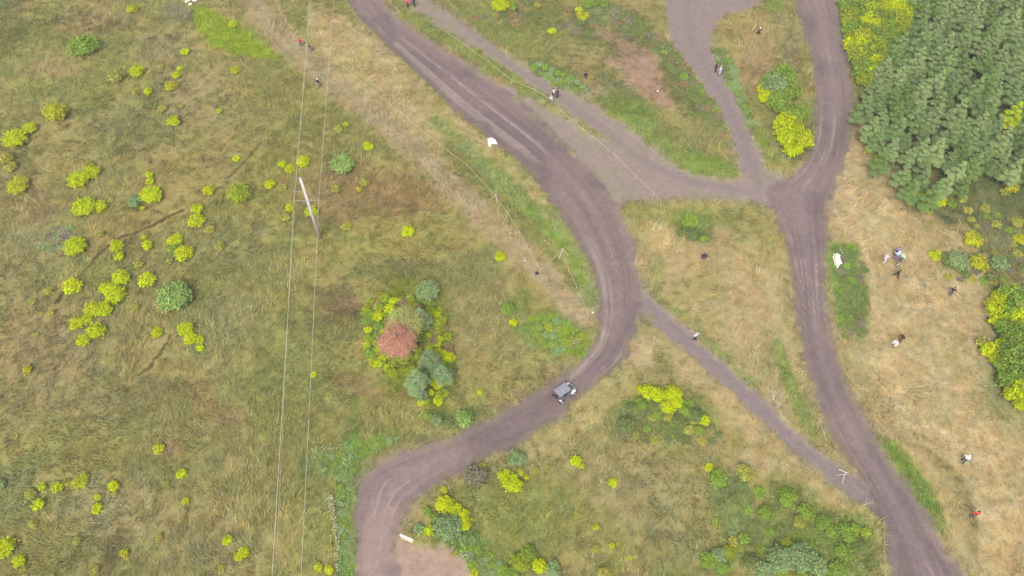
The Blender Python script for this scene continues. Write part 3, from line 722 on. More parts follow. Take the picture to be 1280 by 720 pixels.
# labels: colour, size and the nearest landmark; the rank counts bushes of the same look in that direction
MARKS = [('the utility pole', 388, 262), ('the red-crowned tree', 495, 418), ('the buggy', 706, 488), ('the white sheet', 614, 177),
 ('the wood heap', 1045, 326), ('the white plank', 508, 673), ('the vivid grass patch', 290, 45), ('the dark trail', 150, 298),
 ('the red-topped person', 1220, 642), ('the meadow group', 1122, 320), ('the bottom-left corner', 0, 720), ('the top-left corner', 0, 0),
 ('the bottom-right corner', 1280, 720), ('the fork couple', 898, 86), ('the lower-path person', 870, 420), ('the track junction', 985, 240),
 ('the top-right corner', 1280, 0), ('the largest field bush', 216, 369)]
ORD = ['nearest', 'second nearest', 'third nearest', 'fourth nearest', 'fifth nearest', 'sixth nearest', 'seventh nearest', 'eighth nearest', 'ninth nearest', 'tenth nearest', 'eleventh nearest', 'twelfth nearest']
def sector(dx, dy):
    return ('right of' if dx > 0 else 'left of') if abs(dx) > abs(dy) else ('below' if dy > 0 else 'above')
def label_all(L, noun, maxrank, marks):
    """L: (object, px, py, colour words, size words, fallback label)"""
    rank = {}
    for mk, mx, my in marks:
        for s_ in ('left of', 'right of', 'above', 'below'):
            gr = {}
            for i, b in enumerate(L):
                dx, dy = b[1] - mx, b[2] - my
                if sector(dx, dy) == s_ and math.hypot(dx, dy) > 8: gr.setdefault((b[3], b[4]), []).append((math.hypot(dx, dy), i))
            for k_, l in gr.items():
                for rk, (d, i) in enumerate(sorted(l)): rank.setdefault(i, []).append((rk, d, mk, s_))
    for i, b in enumerate(L):
        rk, d, mk, s_ = min(rank[i], key=lambda t: (t[0] + t[1] / 260.0))
        if rk <= maxrank: b[0]['label'] = f'{b[4]} {b[3]} {noun}, {ORD[rk]} such {s_} {mk}'.strip()
for b in BUSHES:
    b[0]['label'] = f'{b[4]} {b[3]} bush in the meadow'
    b[0]['category'] = 'bush'
    b[0]['group'] = 'bushes scattered over the meadow' if b[1] < 660 else 'bushes among the tracks and by the wood'
label_all([b for b in BUSHES], 'bush', 8, MARKS)
SMALL = {}
# understorey of the tree clump, weed banks
def fill(poly, step, w0, w1, kinds, label, group, name='bush', weed=False, cnt=140, hmul=1.0):
    P = np.array(poly, float); lo, hi = P.min(0), P.max(0); n = 0; got = []
    for _ in range(6000):
        x, y = random.uniform(lo[0], hi[0]), random.uniform(lo[1], hi[1])
        ins = False
        for i in range(len(P)):
            a, b = P[i], P[(i + 1) % len(P)]
            if (a[1] > y) != (b[1] > y) and x < (b[0] - a[0]) * (y - a[1]) / (b[1] - a[1] + 1e-9) + a[0]: ins = not ins
        if not ins or any((x - p) ** 2 + (y - q) ** 2 < step * step for p, q in got): continue
        got.append((x, y)); plant(x, y, random.uniform(w0, w1), random.choice(kinds), register=False, weed=weed, label=label, group=group, name=name, hmul=hmul)
        n += 1
        if n >= cnt: break
fill([(458,372),(520,368),(550,382),(560,420),(566,460),(556,495),(540,512),(520,500),(500,470),(470,462),(456,430),(455,395)], 5.2, 10, 15, 'VVYVLVBYV',
     'low leafy yellow and green shrub in the thicket around the red-crowned tree', 'undergrowth shrubs of the thicket', 'shrub', hmul=.9)
WL = 'leafy_weed'
fill([(1058,-12),(1150,-12),(1144,24),(1112,58),(1096,100),(1078,105),(1064,60)], 8, 13, 19, 'VLVYVLL', 'yellow-green shrub on the left fringe of the wood', 'fringe shrubs of the wood', 'shrub', hmul=1.4)
fill([(760,5),(785,8),(815,32),(835,55),(828,68),(800,46),(770,28)], 7, 9, 15, 'DDKDB', 'leafy weed clump on the bank left of the upper fork path', 'weed clumps on the upper bank', WL, True, 40)
fill([(826,55),(842,62),(862,92),(886,118),(904,146),(918,182),(908,180),(890,156),(866,118),(846,96),(832,76)], 7, 9, 15, 'LDDKB', 'leafy weed clump on the narrow bank beside the fork path', 'weed clumps beside the fork path', WL, True, 50)
fill([(893,60),(905,62),(922,86),(932,118),(940,150),(932,140),(918,108),(902,84)], 6, 8, 13, 'GDL', 'grey-green weed clump on the right edge of the fork path', 'weeds right of the fork path', WL, True, 26)
fill([(664,74),(700,86),(728,104),(738,114),(720,112),(690,102),(666,90)], 6, 9, 13, 'DLG', 'leafy weed clump above the narrow upper path', 'weeds above the narrow path', WL, True, 24)
fill([(662,396),(690,392),(716,405),(734,424),(728,440),(700,440),(676,430),(664,412)], 8, 9, 14, 'LLVG', 'green leafy weed clump inside the long bend', 'weeds inside the long bend', WL, True, 34)
fill([(1046,306),(1066,306),(1082,335),(1084,375),(1076,415),(1058,422),(1046,390),(1052,350),(1050,330)], 8, 9, 14, 'DDLDK', 'dark green weed clump on the mound right of the heap of stripped wood', 'weeds on the green mound', WL, True, 40)
fill([(888,640),(930,600),(960,620),(1010,625),(1060,640),(1096,660),(1096,718),(900,718)], 18, 10, 17, 'LDVDG', 'weed clump in the green scrub at the bottom of the photo', 'weeds in the lower scrub', WL, True, 50)
fill([(60,285),(90,282),(100,298),(80,312),(50,310)], 7, 8, 12, 'GK', 'grey leafy weed clump in the left meadow', 'grey weeds in the left meadow', WL, True, 16, .8)
fill([(440,554),(470,548),(500,545),(470,562),(445,575),(436,640),(440,715),(428,715),(424,620),(410,565)], 9, 8, 13, 'LG', 'green weed clump at the left edge of the lower bend', 'weeds beside the lower bend', WL, True, 40, .8)
fill([(570,672),(590,672),(620,700),(640,718),(600,718),(585,700)], 9, 10, 15, 'GL', 'weed clump right of the bare earth patch', 'weeds by the bare earth', WL, True, 16)
fill([(1215,270),(1270,262),(1280,340),(1240,352),(1190,350),(1180,330),(1225,300)], 12, 9, 15, 'DOLK', 'low weed clump in the rough ground below the wood', 'weeds below the wood', WL, True, 34)
fill([(590,20),(720,8),(760,20),(750,40),(660,30)], 12, 9, 15, 'DDKB', 'low weed clump in the scrub above the narrow path', 'weeds in the upper scrub', WL, True, 24)
fill([(780,500),(870,505),(910,540),(880,556),(800,548),(775,530)], 10, 10, 16, 'DDLO', 'low weed clump around the bright bushes below the lower path', 'weeds around the lower bushes', WL, True, 30)

for nn, LL in SMALL.items(): label_all(LL, nn, 11, MARKS)
# trees
WOOD = []
def tree(x, y, w, col, label, group=None, h=None, name='tree', hm=1.0, var=None, zc=.7, dome=False):
    pr = TREE[random.randrange(6) if var is None else var]
    s = w / scale_at(x, y, pr[1] * .6) / 2 / pr[0]
    sz = s * hm
    p = at(x, y, pr[1] * sz * zc); p.z = -.05
    o = empty(name, p, random.uniform(0, 6.28)); o.scale = (s, s, sz)
    c = link('crown', DOME if dome else pr[2], o); c.color = rnd_col(col, .16)
    link('trunk', pr[3], o)
    LAST[0] = o; tag(o, label, 'tree', group); return o
LAST = [None]
GG = alb(146, 168, 118)
c_ = tree(495, 419, 54, alb(200, 152, 128), 'tree with a reddish pink round crown in the middle of the thicket', var=3, hm=.9, dome=True)
tree(504, 396, 50, alb(176, 178, 110), 'pale yellowish tree just above the red-crowned tree', var=1, hm=.8, dome=True)
tree(525, 392, 32, GG, 'grey-green tree above and right of the red-crowned tree', 'grey-green trees in the thicket', hm=.8)
tree(536, 444, 36, GG, 'grey-green tree right of the red-crowned tree, uppermost of three below it', 'grey-green trees in the thicket', hm=.8)
tree(552, 462, 32, GG, 'grey-green tree at the right edge of the thicket', 'grey-green trees in the thicket', hm=.8)
tree(520, 470, 40, GG, 'broad grey-green tree below the red-crowned tree', 'grey-green trees in the thicket', hm=.8)
tree(525, 488, 22, GG, 'small grey-green tree lowest in the thicket', 'grey-green trees in the thicket', hm=.8)

# the wood: every tree is its own
woodP = [(1150,-60),(1148,6),(1150,30),(1118,52),(1104,76),(1096,105),(1084,128),(1092,160),(1094,184),(1118,212),(1140,232),(1160,244),(1186,246),(1212,228),(1228,196),(1262,206),(1300,216),(1420,230),(1420,-60)]
WP = np.array(woodP, float); got = []
tries = 0
while tries < 9000 and len(got) < 285:
    tries += 1
    x, y = random.uniform(1080, 1312), random.uniform(-22, 252)
    ins = False
    for i in range(len(WP)):
        a, b = WP[i], WP[(i + 1) % len(WP)]
        if (a[1] > y) != (b[1] > y) and x < (b[0] - a[0]) * (y - a[1]) / (b[1] - a[1] + 1e-9) + a[0]: ins = not ins
    if not ins: continue
    p = at(x, y, 4.0)
    if any((p.x - q[0]) ** 2 + (p.y - q[1]) ** 2 < 2.2 ** 2 for q in got): continue
    got.append((p.x, p.y))
    yel = math.hypot(x - 1268, y - 140) < 11
    k = random.random()
    col = alb(176, 186, 40) if yel else (alb(134, 154, 98) if k < .5 else alb(124, 148, 82) if k < .75 else alb(148, 164, 108))
    edge_t = (x < 1110 or y > 225)
    tree(x, y, random.uniform(25, 33), col * 1.24,
         'young yellow-green tree among the grey-green crowns near the right edge' if yel else
         ('grey-green tree on the outer edge of the dense wood' if edge_t else 'grey-green tree inside the dense wood at the top right'),
         'edge trees of the wood' if edge_t else ('yellow-green trees inside the wood' if yel else 'trees of the dense wood'), zc=.75, hm=random.uniform(.8, 1.1))
    WOOD.append((COL.objects[-1] if False else LAST[0], x, y, 'yellow-green' if yel else 'mid grey-green' if k < .5 else 'darker green' if k < .75 else 'pale grey-green', ''))
label_all(WOOD, 'wood tree', 11, [m_ for m_ in MARKS if m_[1] > 860] + [('the golden bushes', 1163, 248), ('the trackside bushes', 1115, 15), ('the brightest thicket bush', 1240, 436)])

# ------------------------------------------------------------------ people
def skin_mesh(name, joints, links_, mat, sub=1):
    me = bpy.data.meshes.new(name + '_cage')
    me.from_pydata([j[:3] for j in joints], links_, [])
    o = bpy.data.objects.new(name + '_cage', me); COL.objects.link(o)
    md = o.modifiers.new('Skin', 'SKIN'); md.use_smooth_shade = True
    sv = me.skin_vertices[0].data
    for v, j in zip(sv, joints):
        r = j[3]; v.radius = (r if not isinstance(r, tuple) else r[0], r if not isinstance(r, tuple) else r[1]); v.use_root = False
    sv[0].use_root = True
    s2 = o.modifiers.new('Sub', 'SUBSURF'); s2.levels = sub; s2.render_levels = sub
    dg = bpy.context.evaluated_depsgraph_get(); dg.update()
    ev = o.evaluated_get(dg)
    out = bpy.data.meshes.new_from_object(ev)
    bpy.data.objects.remove(o); out.name = name
    out.materials.clear(); out.materials.append(mat)
    for p in out.polygons: p.use_smooth = True
    return out
def pose(stride, armL, armR, crouch=0.0):
    """joints of a 1.75 m person facing -Y; arms given as elbow and hand offsets from the shoulder"""
    hip = .95 - crouch
    J = {'pelvis': (0, 0, hip), 'waist': (0, -.01 - crouch * .1, hip + .15), 'chest': (0, -.02 - crouch * .25, hip + .38), 'neck': (0, -.02 - crouch * .35, hip + .53),
         'headb': (0, -.03 - crouch * .4, hip + .61), 'headm': (0, -.045 - crouch * .42, hip + .69), 'headt': (0, -.03 - crouch * .42, hip + .77)}
    for s_, sg in (('L', 1), ('R', -1)):
        f = stride * sg
        J['hip' + s_] = (sg * .10, 0, hip - .05)
        J['knee' + s_] = (sg * .12, -f * .5 - .03 - crouch * .6, (hip - .05) * .54 + crouch * .12)
        J['ank' + s_] = (sg * .13, -f + (.05 if f < 0 else 0), .09 + (.04 if f < -.1 else 0))
        J['toe' + s_] = (sg * .15, -f - .16, .045)
        sh = (sg * .19, -.02 - crouch * .3, hip + .47)
        e, h_ = (armL if s_ == 'L' else armR)
        J['sh' + s_] = sh
        J['el' + s_] = (sh[0] + sg * e[0], sh[1] + e[1], sh[2] + e[2])
        J['wr' + s_] = (sh[0] + sg * h_[0], sh[1] + h_[1], sh[2] + h_[2])
    return J
def body_meshes(J):
    def build(name, order, links_, mat, sub=1):
        ids = {k: i for i, (k, *_) in enumerate(order)}
        return skin_mesh(name, [tuple(p) + (r,) for k, p, r in order], [(ids[a], ids[b]) for a, b in links_], mat, sub)
    g_ = lambda k: J[k]
    # continuous body with head, hands and five fingers on each
    O = [('pelvis', g_('pelvis'), .12), ('waist', g_('waist'), .11), ('chest', g_('chest'), (.13, .10)), ('neck', g_('neck'), .055),
         ('headb', g_('headb'), .075), ('headm', g_('headm'), .098), ('headt', g_('headt'), .07)]
    Lk = [('pelvis', 'waist'), ('waist', 'chest'), ('chest', 'neck'), ('neck', 'headb'), ('headb', 'headm'), ('headm', 'headt')]
    hm = Vector(g_('headm'))
    O += [('nose', tuple(hm + Vector((0, -.115, -.01))), .016), ('earL', tuple(hm + Vector((.098, 0, 0))), .018), ('earR', tuple(hm + Vector((-.098, 0, 0))), .018)]
    Lk += [('headm', 'nose'), ('headm', 'earL'), ('headm', 'earR')]
    for s_ in 'LR':
        O += [('hip' + s_, g_('hip' + s_), .085), ('knee' + s_, g_('knee' + s_), .058), ('ank' + s_, g_('ank' + s_), .042), ('toe' + s_, g_('toe' + s_), .035),
              ('sh' + s_, g_('sh' + s_), .055), ('el' + s_, g_('el' + s_), .040), ('wr' + s_, g_('wr' + s_), .027)]
        Lk += [('pelvis', 'hip' + s_), ('hip' + s_, 'knee' + s_), ('knee' + s_, 'ank' + s_), ('ank' + s_, 'toe' + s_), ('chest', 'sh' + s_), ('sh' + s_, 'el' + s_), ('el' + s_, 'wr' + s_)]
        w_, e_ = Vector(g_('wr' + s_)), Vector(g_('el' + s_)); d = (w_ - e_).normalized()
        sd_ = d.cross(Vector((0, 1, .3))).normalized(); palm = w_ + d * .07
        O.append(('palm' + s_, tuple(palm), (.034, .018))); Lk.append(('wr' + s_, 'palm' + s_))
        for q, (off, ln) in enumerate([(-.030, .062), (-.010, .074), (.010, .070), (.030, .054)]):
            a1 = palm + sd_ * off * 1.1 + d * .03; a2 = a1 + d * ln * .6 + Vector((0, -.01, 0)); a3 = a2 + d * ln * .4 + Vector((0, -.02, 0))
            O += [(f'f{q}a{s_}', tuple(a1), .009), (f'f{q}b{s_}', tuple(a2), .008), (f'f{q}c{s_}', tuple(a3), .007)]
            Lk += [('palm' + s_, f'f{q}a{s_}'), (f'f{q}a{s_}', f'f{q}b{s_}'), (f'f{q}b{s_}', f'f{q}c{s_}')]
        t1 = w_ + d * .03 + sd_ * -.042; t2 = t1 + d * .035 + sd_ * -.014
        O += [('t1' + s_, tuple(t1), .011), ('t2' + s_, tuple(t2), .009)]; Lk += [('wr' + s_, 't1' + s_), ('t1' + s_, 't2' + s_)]
    body = build('body', O, Lk, M_SKIN)
    # jacket
    O = [('pelvis', tuple(Vector(g_('pelvis')) + Vector((0, 0, .0))), (.165, .135)), ('waist', g_('waist'), (.155, .13)), ('chest', g_('chest'), (.18, .135)), ('neck', tuple(Vector(g_('neck')) - Vector((0, 0, .04))), .078)]
    Lk = [('pelvis', 'waist'), ('waist', 'chest'), ('chest', 'neck')]
    for s_ in 'LR':
        wr = Vector(g_('el' + s_)).lerp(Vector(g_('wr' + s_)), .9)
        O += [('sh' + s_, g_('sh' + s_), .085), ('el' + s_, g_('el' + s_), .062), ('wr' + s_, tuple(wr), .045)]
        Lk += [('chest', 'sh' + s_), ('sh' + s_, 'el' + s_), ('el' + s_, 'wr' + s_)]
    jacket = build('jacket', O, Lk, M_CLOTH)
    O = [('pelvis', tuple(Vector(g_('pelvis')) - Vector((0, 0, .01))), (.15, .125))]; Lk = []
    for s_ in 'LR':
        O += [('hip' + s_, g_('hip' + s_), .105), ('knee' + s_, g_('knee' + s_), .078), ('ank' + s_, g_('ank' + s_), .062)]
        Lk += [('pelvis', 'hip' + s_), ('hip' + s_, 'knee' + s_), ('knee' + s_, 'ank' + s_)]
    trousers = build('trousers', O, Lk, M_CLOTH)
    hd = g_('headm'); mb = MB(); mb.ball((hd[0], hd[1] + .02, hd[2] + .04), (.225, .235, .20), 3)
    for v in list(mb.bm.verts):
        if v.co.z < hd[2] - .03 or (v.co.y < hd[1] - .055 and v.co.z < hd[2] + .045): mb.bm.verts.remove(v)
    hair = mb.mesh('hair', M_CLOTH, True)
    shoes = []
    for s_ in 'LR':
        a, t_ = Vector(g_('ank' + s_)), Vector(g_('toe' + s_)); mb = MB()
        c = (a + t_) / 2; c.z = .05 + (a.z - .09)
        mb.box(c + Vector((0, -.005, 0)), (.11, .30, .10), bev=.03); shoes.append(mb.mesh('shoe', M_BLACK, True))
    return body, jacket, trousers, hair, shoes
dn = ((.06, .03, -.28), (.09, -.04, -.53))
POSES = [body_meshes(pose(.06, dn, dn)),
         body_meshes(pose(.30, ((.05, .12, -.26), (.06, .05, -.50)), ((.05, -.14, -.25), (.04, -.26, -.44)))),
         body_meshes(pose(.08, ((.20, .06, -.20), (.04, -.12, -.40)), ((.20, .06, -.20), (.04, -.12, -.40)))),
         body_meshes(pose(.10, ((.12, -.10, -.26), (.06, -.34, -.30)), dn)),
         body_meshes(pose(.16, ((.08, -.20, -.20), (.02, -.42, -.28)), ((.08, -.20, -.20), (.02, -.42, -.28)), .38))]
CL = {'red': (.62, .03, .03), 'pink': (.70, .02, .16), 'white': (.78, .76, .76), 'ltblue': (.50, .56, .74), 'black': (.02, .018, .022), 'navy': (.035, .035, .075), 'violet': (.22, .16, .36),
      'mint': (.42, .66, .56), 'lilac': (.55, .42, .56), 'grey': (.20, .20, .22), 'jeans': (.07, .09, .16), 'dkred': (.18, .03, .03), 'pale': (.60, .50, .55)}
HAIR = {'dark': (.03, .02, .015), 'brown': (.12, .07, .04), 'fair': (.45, .33, .18), 'cap': (.75, .75, .78), 'redcap': (.35, .03, .04)}
def person(x, y, pz, jk, tr_, hr, face, label, group=None, sc_=1.03):
    p = at(x, y, 1.0); p.z = -.02
    o = empty('person', p, R(face), sc_)
    bd, ja, ts, ha, sh = POSES[pz]
    link('body', bd, o)
    for nm, me, c in (('jacket', ja, CL[jk]), ('trousers', ts, CL[tr_]), ('hair', ha, HAIR[hr])):
        q = link(nm, me, o); q.color = (*c, 1)
    for s_ in sh: link('shoe', s_, o)
    tag(o, label, 'person', group); return o
G4 = 'people standing together in the dry meadow'
person(375, 52, 0, 'red', 'jeans', 'dark', 20, 'person in a red jacket left of the power line on the worn track')
person(387, 59, 3, 'navy', 'grey', 'dark', -40, 'person in navy standing right beneath the left wire, beside the red jacket')
person(397, 103, 1, 'black', 'grey', 'cap', 130, 'person in black with a white cap walking between the two wires')
person(509, 3, 2, 'pink', 'black', 'brown', 0, 'person in a bright pink top at the top of the narrow path')
person(517, 2, 0, 'navy', 'black', 'dark', 170, 'person in dark clothes right of the pink top, at the top edge')
person(692, 115, 1, 'white', 'black', 'dark', 60, 'person with dark hair and a white top walking on the narrow path')
person(697, 115, 0, 'black', 'navy', 'dark', 80, 'person all in black beside the white top on the narrow path')
person(690, 122, 4, 'pale', 'grey', 'fair', 230, 'person in pale grey crouching below the pair on the narrow path')
person(732, 91, 4, 'navy', 'black', 'dark', 0, 'person in dark clothes crouching on the bare ground above the narrow path')
person(895.5, 83, 0, 'black', 'black', 'dark', 100, 'person all in black at the edge of the fork path')
person(901, 87, 3, 'ltblue', 'ltblue', 'fair', -90, 'person in light blue beside the black clothes at the fork path')
person(949, 36, 4, 'dkred', 'black', 'cap', 40, 'person in dark red crouching by a pole at the upper right')
person(870, 420, 2, 'ltblue', 'navy', 'fair', 210, 'lone person in a light blue top on the lower diagonal path')
person(1108, 322, 1, 'lilac', 'pale', 'fair', 130, 'person in lilac standing left of the group in the dry meadow', G4)
person(1122, 313, 0, 'violet', 'navy', 'brown', 10, 'person in violet, uppermost of the group in the dry meadow', G4)
person(1122, 318.5, 3, 'ltblue', 'violet', 'cap', 190, 'person in a light blue top and white cap, in the middle of the meadow group', G4)
person(1128, 321, 2, 'mint', 'grey', 'fair', -70, 'person in a mint green top, rightmost of the meadow group', G4)
person(1125, 327, 0, 'navy', 'pale', 'dark', 60, 'person in navy with pale trousers, lower right of the meadow group', G4)
person(1123, 341, 1, 'black', 'black', 'dark', 200, 'person all in black walking just below the meadow group')
person(1128, 422, 0, 'black', 'dkred', 'redcap', 120, 'person in black standing right of a white top in the dry meadow')
person(1122, 427, 4, 'white', 'pale', 'fair', 300, 'person in a white top crouching in the middle of the dry meadow')
person(1191, 363, 2, 'black', 'navy', 'dark', -30, 'person in dark clothes holding a pole near the right scrub')
person(1208, 573, 3, 'white', 'navy', 'cap', 140, 'person in a white top standing alone in the dry grass, lower right')
person(1220, 642, 2, 'red', 'navy', 'dark', 0, 'person in a bright red top with elbows out, bottom right')

# ------------------------------------------------------------------ the buggy
M_ROOF = mat_simple('roof_fabric', (.19, .19, .215), .55, var=.10, scale=3)
M_BODY = mat_simple('buggy_paint', (.10, .105, .12), .45, var=.12)
M_FEN = mat_simple('white_fender', (.80, .72, .72), .4, var=.05)
M_GLASS = mat_simple('windscreen_glass', (.10, .13, .15), .12, spec=.6)
M_RUB = mat_simple('rubber', (.03, .028, .028), .85)
M_RIM = mat_simple('rim_alloy', (.62, .58, .58), .4, .3)
M_SEAT = mat_simple('seat_vinyl', (.03, .03, .035), .6)
M_LAMP = mat_simple('lamp_lens', (.8, .8, .78), .2)
def buggy():
    p = at(706, 488.5, .9); q1, q2 = at(692, 497, 1.5), at(718, 479, 1.5)
    ang = math.atan2(q2.y - q1.y, q2.x - q1.x)
    o = empty('buggy', Vector((p.x, p.y, -.08)), ang, 1.0)      # front towards +X
    tag(o, 'small off-road buggy with a grey roof and white front fenders driving the bend', 'buggy')
    b = MB(); b.box((0, 0, .52), (2.25, 1.02, .34), bev=.06).box((-.85, 0, .80), (.72, 1.16, .22), bev=.05)
    b.box((0, .56, .42), (1.0, .12, .16), bev=.03).box((0, -.56, .42), (1.0, .12, .16), bev=.03)
    b.build('body', M_BODY, o)
    h = MB(); bm = h.bm
    prof = [(.52, .70), (.52, .98), (.95, .90), (1.28, .74), (1.30, .52), (.52, .52)]
    L_ = [bm.verts.new((x, -.46 + .06 * (x - .5), z)) for x, z in prof]; R_ = [bm.verts.new((x, .46 - .06 * (x - .5), z)) for x, z in prof]
    bm.faces.new(L_); bm.faces.new(R_[::-1])
    for i in range(len(prof)): bm.faces.new((L_[i], L_[(i + 1) % 6], R_[(i + 1) % 6], R_[i]))
    bmesh.ops.recalc_face_normals(bm, faces=bm.faces[:]); hood = h.build('bonnet', M_BODY, o)
    for s_ in (1, -1):
        f = MB()
        for k in range(6):
            a0 = math.pi * (.1 + .8 * k / 6); a1 = math.pi * (.1 + .8 * (k + 1) / 6)
            x0, z0, x1, z1 = .92 + math.cos(a0) * .36, .36 + math.sin(a0) * .40, .92 + math.cos(a1) * .36, .36 + math.sin(a1) * .40
            y0_, y1_ = s_ * .44, s_ * .74
            f.poly([(x0, y0_, z0), (x1, y0_, z1), (x1, y1_, z1), (x0, y1_, z0)]); f.poly([(x0, y0_, z0 - .02), (x1, y0_, z1 - .02), (x1, y1_, z1 - .02), (x0, y1_, z0 - .02)])
        ff = f.build('fender', M_FEN, o); ff['label'] = 'white front fender'
        MB().box((1.26, s_ * .32, .70), (.07, .16, .10), bev=.02).build('headlight', M_LAMP, o)
        f = MB().box((-.95, s_ * .66, .76), (.62, .24, .05), bev=.02).build('fender', M_BODY, o)
        MB().box((-.18, s_ * .27, .76), (.46, .42, .12), bev=.04).box((-.42, s_ * .27, 1.03), (.12, .42, .52), bev=.04).build('seat', M_SEAT, o)
        MB().box((-1.30, s_ * .45, .80), (.05, .14, .08)).build('tail_light', mat_simple('red_lens', (.4, .02, .02), .3), o)
    r = MB()
    for s_ in (1, -1):
        P = [(.62, .56, .92), (.30, .54, 1.72), (-1.15, .54, 1.72), (-1.2, .56, .86)]
        for a, c in zip(P[:-1], P[1:]): r.tube((a[0], s_ * a[1], a[2]), (c[0], s_ * c[1], c[2]), .028)
    for x, z in ((.30, 1.72), (-1.15, 1.72), (.62, .92), (-.4, 1.72)): r.tube((x, -.55, z), (x, .55, z), .025)
    r.build('roll_cage', M_BLACK, o)
    # roof: gently domed panel
    rf = MB(); bm = rf.bm; n = 8; G = []
    for lay_ in (0, 1):
        for i in range(n + 1):
            for j in range(n + 1):
                x = -1.27 + 1.70 * i / n; y = -.60 + 1.2 * j / n
                z = 1.755 + .05 * (1 - ((i / n - .5) * 2) ** 4) * (1 - ((j / n - .5) * 2) ** 4) + (.03 if lay_ else 0)
                G.append(bm.verts.new((x, y, z)))
    k = (n + 1) ** 2
    for i in range(n):
        for j in range(n):
            a = i * (n + 1) + j
            bm.faces.new((G[a], G[a + 1], G[a + n + 2], G[a + n + 1])); bm.faces.new((G[k + a], G[k + a + n + 1], G[k + a + n + 2], G[k + a + 1]))
    for i in range(n):
        for (a, c) in ((i, i + 1), (n * (n + 1) + i, n * (n + 1) + i + 1), (i * (n + 1), (i + 1) * (n + 1)), (i * (n + 1) + n, (i + 1) * (n + 1) + n)):
            bm.faces.new((G[a], G[c], G[k + c], G[k + a]))
    bmesh.ops.recalc_face_normals(bm, faces=bm.faces[:])
    roof = rf.build('roof', M_ROOF, o)
    seam = MB()
    for x in (-.75, -.22): seam.box((x, 0, 1.838), (.03, 1.1, .008))
    seam.build('roof_seam', M_BODY, roof)
    w_ = MB().poly([(.64, -.53, .96), (.64, .53, .96), (.34, .50, 1.68), (.34, -.50, 1.68)]).poly([(.66, -.53, .96), (.66, .53, .96), (.36, .50, 1.68), (.36, -.50, 1.68)])
    w_.build('windscreen', M_GLASS, o)
    MB().tube((1.36, -.42, .52), (1.36, .42, .52), .035).tube((1.36, -.42, .52), (1.22, -.42, .46), .03).tube((1.36, .42, .52), (1.22, .42, .46), .03).tube((1.36, 0, .52), (1.30, 0, .72), .02).build('bumper', M_FEN, o)
    MB().tube((.42, .27, .98), (.36, .27, 1.06), .15, .15, 14).build('steering_wheel', M_BLACK, o)
    sp = MB(); sp.tube((-1.34, 0, .98), (-1.24, 0, .98), .29, .29, 18)
    for x in (.92, -.95):
        for s_ in (1, -1):
            wh = empty('wheel', (x, s_ * .66, .33)); wh.parent = o
            t = MB(); t.tube((0, -.13, 0), (0, .13, 0), .33, .33, 20)
            for k in range(16):
                a = k * math.pi / 8; t.box((math.cos(a) * .33, 0, math.sin(a) * .33), (.05, .24, .035), Matrix.Rotation(-a, 3, 'Y'))
            t.build('tyre', M_RUB, wh)
            MB().tube((0, s_ * .132, 0), (0, s_ * .15, 0), .19, .17, 16).build('rim', M_RIM, wh)
            MB().tube((x, s_ * .40, .38), (x, s_ * .56, .34), .03).tube((x, s_ * .42, .70), (x, s_ * .56, .38), .03).build('suspension_arm', M_RIM, o)
    s3 = sp.build('spare_wheel', M_RUB, o)
    m3 = MB().box((-1.14, -.60, .78), (.22, .30, .05), bev=.02).build('mudguard', M_FEN, o); m3['label'] = 'white rear right mudguard'
buggy()

